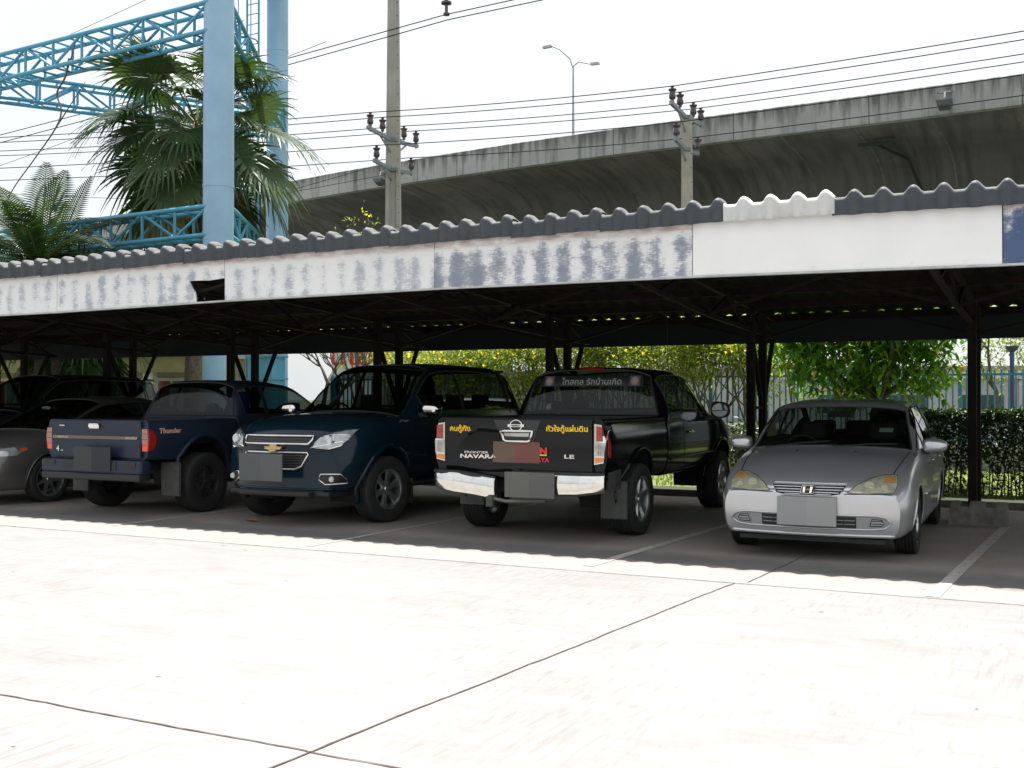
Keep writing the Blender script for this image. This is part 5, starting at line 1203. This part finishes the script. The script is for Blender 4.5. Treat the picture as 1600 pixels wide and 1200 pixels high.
# tall thin sprigs showing above the roof
t = empty('tall_shrub', (-14.3, 20.5, .02), 0, 'thin sprigs with yellow flowers poking above the carport roof beside the tall pole', 'shrub'); b = MB(); tips = []
for k in range(7):
    branch(b, Vector((random.uniform(-.2, .2), 0, 0)), Vector((random.gauss(0, .06), random.gauss(0, .06), 1)), 3.6, .03, 0, .3, None, .3); 
    p = Vector((-.55+k*.17+random.gauss(0, .05), random.gauss(0, .2), 3.5)); q = p+Vector((random.gauss(0, .2), random.gauss(0, .1), random.uniform(1.3, 2.15))); b.tube([Vector((p.x*.3, p.y, 2.2)), p, p.lerp(q, .5)+Vector((.06, 0, 0)), q], [.012, .01, .007, .004], 4); tips += [q, p.lerp(q, .75)]
b.build('stems', M_bark, t)
def ft(): return random.choice(tips)+Vector((random.gauss(0, .09), random.gauss(0, .09), random.gauss(0, .1))), Vector((0, 0, 1))
leaf_cloud(ft, 150, .10, .36, .2, 2).build('foliage', M_tec, t)
b = MB()
for i in range(11):
    q = random.choice(tips)+Vector((random.gauss(0, .07), random.gauss(0, .07), random.gauss(0, .06)+.03)); s = .035; b.add([q-Vector((0, 0, s))]+[q+Vector((math.cos(a)*s, math.sin(a)*s, 0)) for a in [2*PI*k/5 for k in range(5)]], [(0, 1, 2), (0, 2, 3), (0, 3, 4), (0, 4, 5), (0, 5, 1)])
b.build('blossoms', M_flow, t)
# broad leaved tree behind the silver sedan
M_man = [leafmat('broad leaf dark', (.05, .14, .02), (.08, .18, .03), .5), leafmat('broad leaf bright', (.11, .27, .03), (.17, .33, .04), .6), leafmat('broad leaf yellowing', (.42, .38, .05), (.45, .25, .05), .5)]
t = empty('broadleaf_tree', (-2.98, 18.7, .02), 0, 'broad leaved green tree directly behind the silver sedan', 'tree'); b = MB(); tips = []
b.tube([(0, 0, 0), (.05, 0, .9), (.12, .02, 1.5)], [.11, .09, .075], 10)
for k in range(6): branch(b, Vector((.1, 0, 1.35)), Vector((math.cos(k*1.05)*.8, math.sin(k*1.05)*.6, .65)).normalized(), .95, .05, 2, .5, tips, .1)
b.build('trunk', M_bark, t)
f, C = clumps((0, 0, 2.5), (1.55, 1.2, 1.15), 120, .30)
C += tips; bb = MB()
for c0 in C:
    for k in range(random.randint(44, 62)):
        p = c0+Vector((random.gauss(0, .17), random.gauss(0, .17), random.gauss(0, .15))); a = random.uniform(0, 2*PI); d = Vector((math.cos(a), math.sin(a), random.uniform(-1.1, .15))).normalized(); s = random.uniform(.13, .24); sd_ = d.cross(Vector((0, 0, 1))).normalized(); u = sd_.cross(d); w = s*.17
        m1, m2 = p+d*s*.35+u*.01, p+d*s*.7-Vector((0, 0, s*.06)); e = p+d*s-Vector((0, 0, s*.2))
        mi = 2 if random.random() < .03 else (1 if random.random() < .5 else 0)
        bb.add([p, m1-sd_*w+u*w*.4, m1, m1+sd_*w+u*w*.4, m2-sd_*w*.8+u*w*.3, m2, m2+sd_*w*.8+u*w*.3, e], [(0, 1, 2), (0, 2, 3), (1, 4, 5, 2), (2, 5, 6, 3), (4, 7, 5), (5, 7, 6)], mi)
bb.build('crown', M_man, t)
t = empty('red_flowering_plant', (-3.75, 19.9, .02), 0, 'small plant with red flowers glimpsed just above the silver sedan roof', 'plant'); b = MB(); tips = []
for k in range(4): branch(b, Vector((0, 0, 0)), Vector((random.gauss(0, .2), random.gauss(0, .1), 1)), 1.0, .015, 1, .35, tips, .4)
b.build('stems', M_bark, t); b = MB()
for i in range(12):
    q = random.choice(tips)+Vector((random.gauss(0, .05), 0, random.gauss(0, .04))); s = .03; b.add([q]+[q+Vector((math.cos(a)*s, math.sin(a)*s, s*.6)) for a in [2*PI*k/5 for k in range(5)]], [(0, 1, 2), (0, 2, 3), (0, 3, 4), (0, 4, 5), (0, 5, 1)])
b.build('blossoms', leafmat('red petals', (.6, .02, .03), (.4, .01, .02), .3), t)
leaf_cloud(lambda: (random.choice(tips)+Vector((random.gauss(0, .1), random.gauss(0, .1), random.gauss(-.1, .15))), Vector((0, 0, 1))), 250, .09, .4, .2).build('foliage', M_tec[1], t)
# pale tree beyond the fence at the far right
t = empty('small_tree', (-1.6, 28.5, 0), 0, 'small pale green tree beyond the blue fence at the right edge', 'tree'); b = MB(); tips = []
branch(b, Vector((0, 0, 0)), Vector((0, 0, 1)), 1.6, .07, 3, .5, tips, .3); b.build('trunk', M_bark, t)
f, C = clumps((0, 0, 3.0), (1.3, 1.2, 1.5), 26, .4); leaf_cloud(f, 2600, .12, .4, .2, 2).build('crown', M_tec, t)
# hedge
M_hed = [leafmat('hedge leaf', (.018, .042, .012), (.028, .06, .015), .07), leafmat('hedge leaf bright', (.035, .075, .018), (.05, .10, .024), .12)]
t = empty('hedge', (.8, 17.35, .02), 0, 'clipped dark green hedge behind the wheel stop and right post', 'hedge')
def fh():
    x = random.uniform(-3.5, 4.2); z = 1.20*(1-random.random()**1.6*1.0); y = random.uniform(-.35, .35)
    if z < .42 and random.random() < .45: z = random.uniform(.42, 1.2)
    if random.random() < .35: z = 1.17+random.gauss(0, .025)
    elif random.random() < .5: y = -.36+random.gauss(0, .03)
    return Vector((x, y, max(.03, z))), Vector((0, -.3, .3))
leaf_cloud(fh, 52000, .075, .55, .1, 2).build('foliage', M_hed, t)
b = MB()
for i in range(150):
    x = -3.45+i*.051; p = Vector((x, random.uniform(-.2, .2), 0)); b.tube([p, p+Vector((random.gauss(0, .05), random.gauss(0, .05), .5)), p+Vector((random.gauss(0, .12), random.gauss(0, .1), 1.05))], [.010, .008, .004], 4)
b.build('stems', M_bark, t)
# small lit shrub and sloped concrete block by the posts
t = empty('small_shrub', (-5.0, 18.4, .02), 0, 'small leafy shrub between the paired posts and the sloping concrete kerb', 'shrub')
f, C = clumps((0, 0, .55), (.3, .3, .42), 14, .16); leaf_cloud(f, 900, .09, .5, .1, 2).build('foliage', M_hed, t)
b = MB()
for k in range(7): b.tube([(0, 0, 0), (random.gauss(0, .1), random.gauss(0, .1), .4), (random.gauss(0, .2), random.gauss(0, .2), .8)], [.012, .009, .004], 4)
b.build('stems', M_bark, t)
b = MB(); b.add([(-6.9, 19.6, .02), (-5.0, 19.6, .02), (-5.0, 20.6, .02), (-6.9, 20.6, .02), (-6.9, 19.6, .35), (-5.0, 19.6, 1.05), (-5.0, 20.6, 1.05), (-6.9, 20.6, .35)], [(0,3,2,1),(4,5,6,7),(0,1,5,4),(1,2,6,5),(2,3,7,6),(3,0,4,7)])
tag(b.build('sloped_concrete_block', mat('pale concrete', (.33, .29, .24), .85, noise_amt=.3, scale=5)), 'beige sloping concrete block behind the front of the black pickup', 'concrete block')
# blue picket fence
M_fen = mat('blue fence paint', (.045, .19, .31), .5, noise_amt=.35, scale=5)
fc = empty('picket_fence', (-9, 23.1, 0), 0, 'blue steel picket fence on a low grey wall behind the carport', 'fence'); FI = Matrix.Translation((9, -23.1, 0))
def fp(o): o.parent = fc; o.matrix_parent_inverse = FI; return o
x = -17.0
while x < 7:
    b = MB()
    for z in (.62, 1.86): b.box((x+.04, 23.08, z), (x+2.46, 23.12, z+.045))
    k = x+.12
    while k < x+2.45:
        b.box((k-.014, 23.05, .56), (k+.014, 23.078, 1.97)); k += .125
    fp(b.build('fence_panel', M_fen)); fp(MB().box((x-.035, 23.05, .5), (x+.035, 23.15, 2.0)).build('fence_post', M_fen)); x += 2.5
fp(MB().box((-17, 23.0, 0), (7.2, 23.2, .5)).build('low_wall', mat('grey rendered wall', (.30, .29, .28), .85, noise_amt=.4, scale=3)))
t = empty('pipe_post', (-1.12, 24.1, 0), 0, 'dark blue pipe post with a flat cap rising above the fence', 'post')
MB().lathe([(.042, 0), (.042, 2.32), (.04, 2.36), (0, 2.36)], 14).build('pipe', mat('dark blue steel', (.03, .06, .13), .5), t, 60); MB().lathe([(.05, 2.34), (.12, 2.42), (.13, 2.46), (0, 2.47)], 14).build('cap', mat('dark cap', (.03, .05, .10), .5), t, 40)
# pale low building and long wall beyond the fence
bd = empty('low_building', (-4.6, 34, 0), 0, 'low pale grey building beyond the fence on the right', 'building')
M_pw = mat('pale grey wall', (.42, .43, .44), .8, noise_amt=.12, scale=1.5); b = MB(); b.box((-3.4, 0, 0), (3.0, 5, 1.98)); b.build('wall', M_pw, bd)
MB().box((-3.55, -.15, 1.98), (3.15, 5.15, 2.14)).build('roof', mat('white roof edge', (.62, .63, .64), .6), bd)
for xx in (-2.4, -.3, 1.7): w_ = MB().box((xx, -.03, .95), (xx+1.1, -.003, 1.5)).build('window', mat('dark window glass', (.05, .07, .08), .2), bd); MB().box((xx-.05, -.05, .9), (xx+1.15, -.035, .948)).build('sill', M_pw, w_)
lw = empty('boundary_wall', (0, 62, 0), 0, 'long pale wall far beyond the fence', 'wall'); MB().box((-40, 0, 0), (24, .3, 2.9)).build('wall_face', mat('pale far wall', (.60, .62, .64), .8, noise_amt=.15, scale=.4), lw); MB().box((-40.05, -.06, 2.9), (24.05, .36, 3.05)).build('coping', M_pw, lw)
# white board with red lettering
sg = empty('sign_board', (-17.5, 25.2, 0), R(12), 'white board with red lettering seen under the roof behind the dark blue suv', 'sign')
MB().box((-.95, 0, 1.9), (.95, .06, 3.5)).build('board', mat('white board', (.72, .72, .70), .5, noise_amt=.1), sg)
for xx in (-.8, .8): MB().box((xx-.04, .061, 0), (xx+.04, .14, 3.5)).build('support', M_steel, sg)
me = text_mesh('ปีเอช', .62, .02, 0, 1.25); me.name = 'lettering'; me.transform(Matrix.Translation((-.1, -.006, 2.62)) @ Matrix.Rotation(PI/2, 4, 'X')); link('lettering', me, M_rlet, sg)
# bare branched tree
M_fr = mat('grey brown bark', (.10, .085, .075), .85, col2=(.06, .05, .045), scale=8)
random.seed(23)
t = empty('bare_tree', (-15.9, 21.1, 0), 0, 'bare branched tree between the blue tower and the red lettered board', 'tree'); b = MB(); tips = []
branch(b, Vector((0, 0, 0)), Vector((0, 0, 1)), 1.1, .11, 5, .55, tips, .35, 4, (2, 3), .70); b.build('trunk', M_fr, t)
def fb(): return random.choice(tips)+Vector((random.gauss(0, .06), random.gauss(0, .06), random.gauss(0, .05))), Vector((0, 0, 1))
leaf_cloud(fb, 260, .09, .4, .2).build('leaves', M_tec[1], t)
# ---- house at left
hs = empty('beige_house', (-27.6, 25.4, 0), R(22), 'beige single storey house behind the carport at left, with glazed doors', 'house')
M_bei = mat('beige render', (.42, .36, .28), .8, noise_amt=.25, scale=1.2); M_oli = mat('olive fascia', (.22, .20, .08), .7, noise_amt=.3, scale=2)
b = MB(); b.box((-4.5, 0, 0), (3.2, 6, 2.75)); b.build('wall', M_bei, hs)
MB().box((-5.0, -1.0, 2.20), (3.7, 6.4, 2.72)).build('fascia_band', M_oli, hs); MB().box((-5.1, -1.1, 2.72), (3.8, 6.5, 2.95)).build('roof_slab', mat('roof slab concrete', (.38, .36, .33), .8, noise_amt=.3), hs)
for xx in (-3.9, -1.0, 1.8): MB().box((xx-.16, -.9, 0), (xx+.16, -.6, 2.2)).build('column', mat('cream column', (.55, .54, .50), .7, noise_amt=.2), hs)
for xx in (-3.3, -2.1, -.4, .9, 2.2):
    d_ = MB().box((xx-.5, -.04, .15), (xx+.5, -.004, 2.05)).build('glazed_door', mat('door frame white', (.50, .52, .52), .5), hs)
    MB().box((xx-.42, -.06, .25), (xx-.04, -.042, 1.95)).build('pane', mat('red curtain behind glass', (.22, .05, .045), .25), d_); MB().box((xx+.04, -.06, .25), (xx+.42, -.042, 1.95)).build('pane', mat('grey glass', (.12, .16, .17), .15), d_)
wb = empty('white_building', (-37, 32, 0), R(30), 'white building at the far left behind the palms', 'building')
MB().box((-4, 0, 0), (4, 7, 3.4)).build('wall', mat('white render', (.68, .68, .68), .7, noise_amt=.1, scale=.8), wb)
for xx in (-3, -1, 1, 3):
    w_ = MB().box((xx-.5, -.03, 1.2), (xx+.5, -.004, 2.3)).build('window', mat('dark louvre window', (.06, .08, .09), .2), wb); MB().box((xx-.58, -.07, 1.12), (xx+.58, -.035, 1.195)).build('sill', M_pw, w_)
MB().box((-4.3, -.3, 3.4), (4.3, 7.3, 3.6)).build('roof', M_pw, wb)
# ================================================================ palms
random.seed(77)
M_fan = [leafmat('fan leaf', (.022, .056, .014), (.034, .078, .02), .18, 2), leafmat('fan leaf light', (.055, .095, .03), (.04, .075, .022), .22, 2)]
M_frs = leafmat('dry fan leaf', (.35, .28, .12), (.22, .15, .06), .3, 3)
M_petm = mat('green petiole', (.10, .14, .04), .6)
M_palmt = mat('palm trunk', (.17, .14, .115), .9, col2=(.09, .07, .055), scale=12, bump=.6)
def fan_leaf(b, bp, base, az, el, pet, Rd, droop, mi):
    d = Vector((math.cos(az)*math.cos(el), math.sin(az)*math.cos(el), math.sin(el))); P = [base+d*pet*t-Vector((0, 0, droop*.22*pet*t*t)) for t in (0, .33, .66, 1)]
    bp.tube(P, [.03, .024, .02, .014], 5); hb = P[-1]; fd = (P[-1]-P[-2]).normalized(); fd = (fd-Vector((0, 0, .25+.3*droop))).normalized()
    sd_ = fd.cross(Vector((0, 0, 1))); sd_ = sd_.normalized() if sd_.length > .1 else Vector((-math.sin(az), math.cos(az), 0)); up = sd_.cross(fd)
    roll = random.gauss(0, .35); sd2 = sd_*math.cos(roll)+up*math.sin(roll); up2 = sd2.cross(fd)
    n = 40; A = R(random.uniform(125, 150))
    for k in range(n):
        a = -A+2*A*(k+.5)/n; dr = fd*math.cos(a)+sd2*math.sin(a); side = (-fd*math.sin(a)+sd2*math.cos(a)); L = Rd*(1-.25*(abs(a)/A)**2)*random.uniform(.88, 1.08); split = .52; v = []
        lift = .16*abs(math.sin(a)); tipdroop = random.uniform(.12, .6)*(.55+droop)
        for j, r in enumerate((.03, .28, .52, .68, .84, 1.0)):
            hw = (2*A/n)*.5*L*min(r, split)*1.02*(1 if r <= split else max(.04, 1-(r-split)/(1-split))) ; q = hb+dr*L*r+up2*lift*L*r*.6
            g = max(0, r-.45)/.55; q = q-Vector((0, 0, 1))*tipdroop*L*g**1.8*.62 + (-dr)*L*.16*g**2*tipdroop
            pl = .006*(1 if k % 2 else -1)
            v += [q-side*hw+up2*pl, q+side*hw-up2*pl]
        b.add(v, [(2*j, 2*j+1, 2*j+3, 2*j+2) for j in range(5)], mi if random.random() < .8 else 1-mi if mi < 2 else mi)
def fan_palm(x, y, zc, n, pet, Rd, label, trunk_r=.17, bunches=0, els=(75, -55), azs=None, lean=(0, 0)):
    t = empty('fan_palm', (x, y, 0), 0, label, 'palm tree'); b = MB(); pr = []
    top = Vector((lean[0], lean[1], zc)); k = int(zc/.12)
    pts = [Vector((0, 0, 0)).lerp(top, i/k)+Vector((lean[0]*.15*math.sin(i/k*PI), 0, 0)) for i in range(k+1)]; b.tube(pts, [trunk_r*(1.25-.35*i/k)*(1.05 if i % 2 else .97) for i in range(k+1)], 14)
    b.build('trunk', M_palmt, t, 30)
    b = MB(); bp = MB(); base = top
    for i in range(n):
        el = R(els[0]+(els[1]-els[0])*(i/(n-1))**.9+random.gauss(0, 6)); az = i*2.39996+random.gauss(0, .15)
        dr = .25+.75*(i/n); mi = 2 if (i > n*.94) else (1 if random.random() < .3 else 0)
        fan_leaf(b, bp, base+Vector((0, 0, .25-.5*i/n)), az, el, pet*random.uniform(.8, 1.15), Rd*random.uniform(.85, 1.1), dr, mi)
    b.build('crown', M_fan+[M_frs], t); bp.build('leaf_stalks', M_petm, t, 60)
    b = MB()
    for i in range(60):
        a = random.uniform(0, 2*PI); z = zc-random.uniform(.0, 1.2); p = Vector((lean[0]+math.cos(a)*.14, lean[1]+math.sin(a)*.14, z)); b.tube([p, p+Vector((math.cos(a)*.16, math.sin(a)*.16, random.uniform(.05, .3)))], [.035, .012], 4)
    b.build('leaf_bases', mat('brown leaf bases', (.16, .09, .055), .9, noise_amt=.4), t)
    for k in range(bunches):
        b = MB(); a = (2.9, 3.6, 4.3, 5.3)[k % 4]; p = base.copy(); P = [p, p+Vector((math.cos(a)*.5, math.sin(a)*.5, .15)), p+Vector((math.cos(a)*.95, math.sin(a)*.95, -.35)), p+Vector((math.cos(a)*1.1, math.sin(a)*1.1, -1.2-.3*k))]; b.tube(P, [.02, .016, .012, .008], 5)
        for i in range(230):
            tt = random.random(); q = P[2].lerp(P[3], tt) if tt > .15 else P[1].lerp(P[2], random.random()); q = q+Vector((random.gauss(0, .15), random.gauss(0, .15), random.gauss(0, .12))); s = random.uniform(.018, .03)
            b.add([q+Vector(v)*s for v in ((1, 0, 0), (-1, 0, 0), (0, 1, 0), (0, -1, 0), (0, 0, 1), (0, 0, -1))], [(0, 2, 4), (2, 1, 4), (1, 3, 4), (3, 0, 4), (2, 0, 5), (1, 2, 5), (3, 1, 5), (0, 3, 5)])
        b.build('fruit_bunch', mat('dark orange fruit', (.28, .07, .03), .6, col2=(.10, .03, .02), scale=30), t)
    return t
fan_palm(-19.5, 20.6, 7.95, 38, 1.65, 1.5, 'tall fan palm with orange fruit bunches standing among the blue steel columns', .16, 4, (66, -58), lean=(.25, 0))
random.seed(5)
fan_palm(-20.6, 17.9, 3.05, 24, .9, 1.25, 'short fan palm whose drooping leaves hang behind the black suv under the roof', .15, 0, (70, -50))
def feather_palm(x, y, zc, n, L, label, lean=0, mats=None):
    t = empty('feather_palm', (x, y, 0), 0, label, 'palm tree', None); b = MB(); k = int(zc/.15); b.tube([(0, 0, zc*i/k) for i in range(k+1)], [.12*(1.2-.3*i/k)*(1.04 if i % 2 else 1) for i in range(k+1)], 12); b.build('trunk', M_palmt, t, 30)
    b = MB(); bp = MB()
    for i in range(n):
        az = i*2.39996+random.gauss(0, .2); el = R(70-95*(i/(n-1))+random.gauss(0, 6)); d = Vector((math.cos(az)*math.cos(el), math.sin(az)*math.cos(el), math.sin(el))); p = Vector((0, 0, zc)); P = [p.copy()]; LL = L*random.uniform(.85, 1.15)
        for j in range(14): d = (d-Vector((0, 0, .06+.05*math.cos(el)))).normalized(); p = p+d*LL/14; P.append(p.copy())
        bp.tube(P, [.025*(1-.8*j/14) for j in range(15)], 5)
        for j in range(2, 44):
            tt = j/44*14; q = P[int(tt)].lerp(P[min(14, int(tt)+1)], tt-int(tt)); dd = (P[min(14, int(tt)+1)]-P[int(tt)]).normalized() if int(tt) < 14 else d
            s1 = dd.cross(Vector((0, 0, 1))).normalized(); l = .48*math.sin(PI*(j/44*.85+.12))*LL/2
            for sg_ in (-1, 1):
                e = (s1*sg_+dd*.55+Vector((0, 0, .1))).normalized(); w = dd*.018; tip = q+e*l-Vector((0, 0, .18*l)); m = q+e*l*.5
                b.add([q-w, q+w, m+w*1.2, m-w*1.2, tip], [(0, 1, 2, 3), (3, 2, 4)], 0 if random.random() < .8 else 1)
    b.build('crown', mats or M_fan, t); bp.build('leaf_stalks', M_petm, t, 60)
feather_palm(-20.6, 17.1, 4.3, 34, 2.6, 'dark feather palm with arching fronds behind the lower blue truss')
feather_palm(-22.4, 19.0, 4.5, 34, 2.8, 'feather palm further back whose fronds mingle behind the lower blue truss')
random.seed(31)
feather_palm(-20.3, 15.0+2.3, 3.4, 16, 1.6, 'yellowish feather palm at the left edge just above the tiles', mats=[leafmat('yellow frond', (.28, .28, .06), (.20, .24, .05), .5), M_fan[1]])
# dry vine hanging from the truss
M_vine = mat('dry purple brown vine', (.16, .11, .12), .9)
b = MB(); V = [(x_+1.15, y_, z_) for x_, y_, z_ in [(-22.55, 18.55, 9.55), (-22.62, 18.5, 9.1), (-22.9, 18.5, 8.75), (-22.75, 18.5, 8.3), (-22.95, 18.5, 7.9), (-23.6, 18.5, 7.3), (-24.4, 18.5, 6.6), (-24.75, 18.5, 6.1)]]
P = catmull(V, 5); b.tube(P, [.026-.015*i/len(P) for i in range(len(P))], 6); b.tube([V[4], (-21.4, 18.5, 8.3), (-20.8, 18.5, 8.9)], [.02, .015, .006], 5); b.tube([V[1], (-21.2, 18.5, 9.7), (-21.05, 18.5, 10.1)], [.02, .015, .006], 5)
tag(b.build('dry_vine', M_vine), 'dry twisted vine hanging from the upper blue truss at left', 'vine')
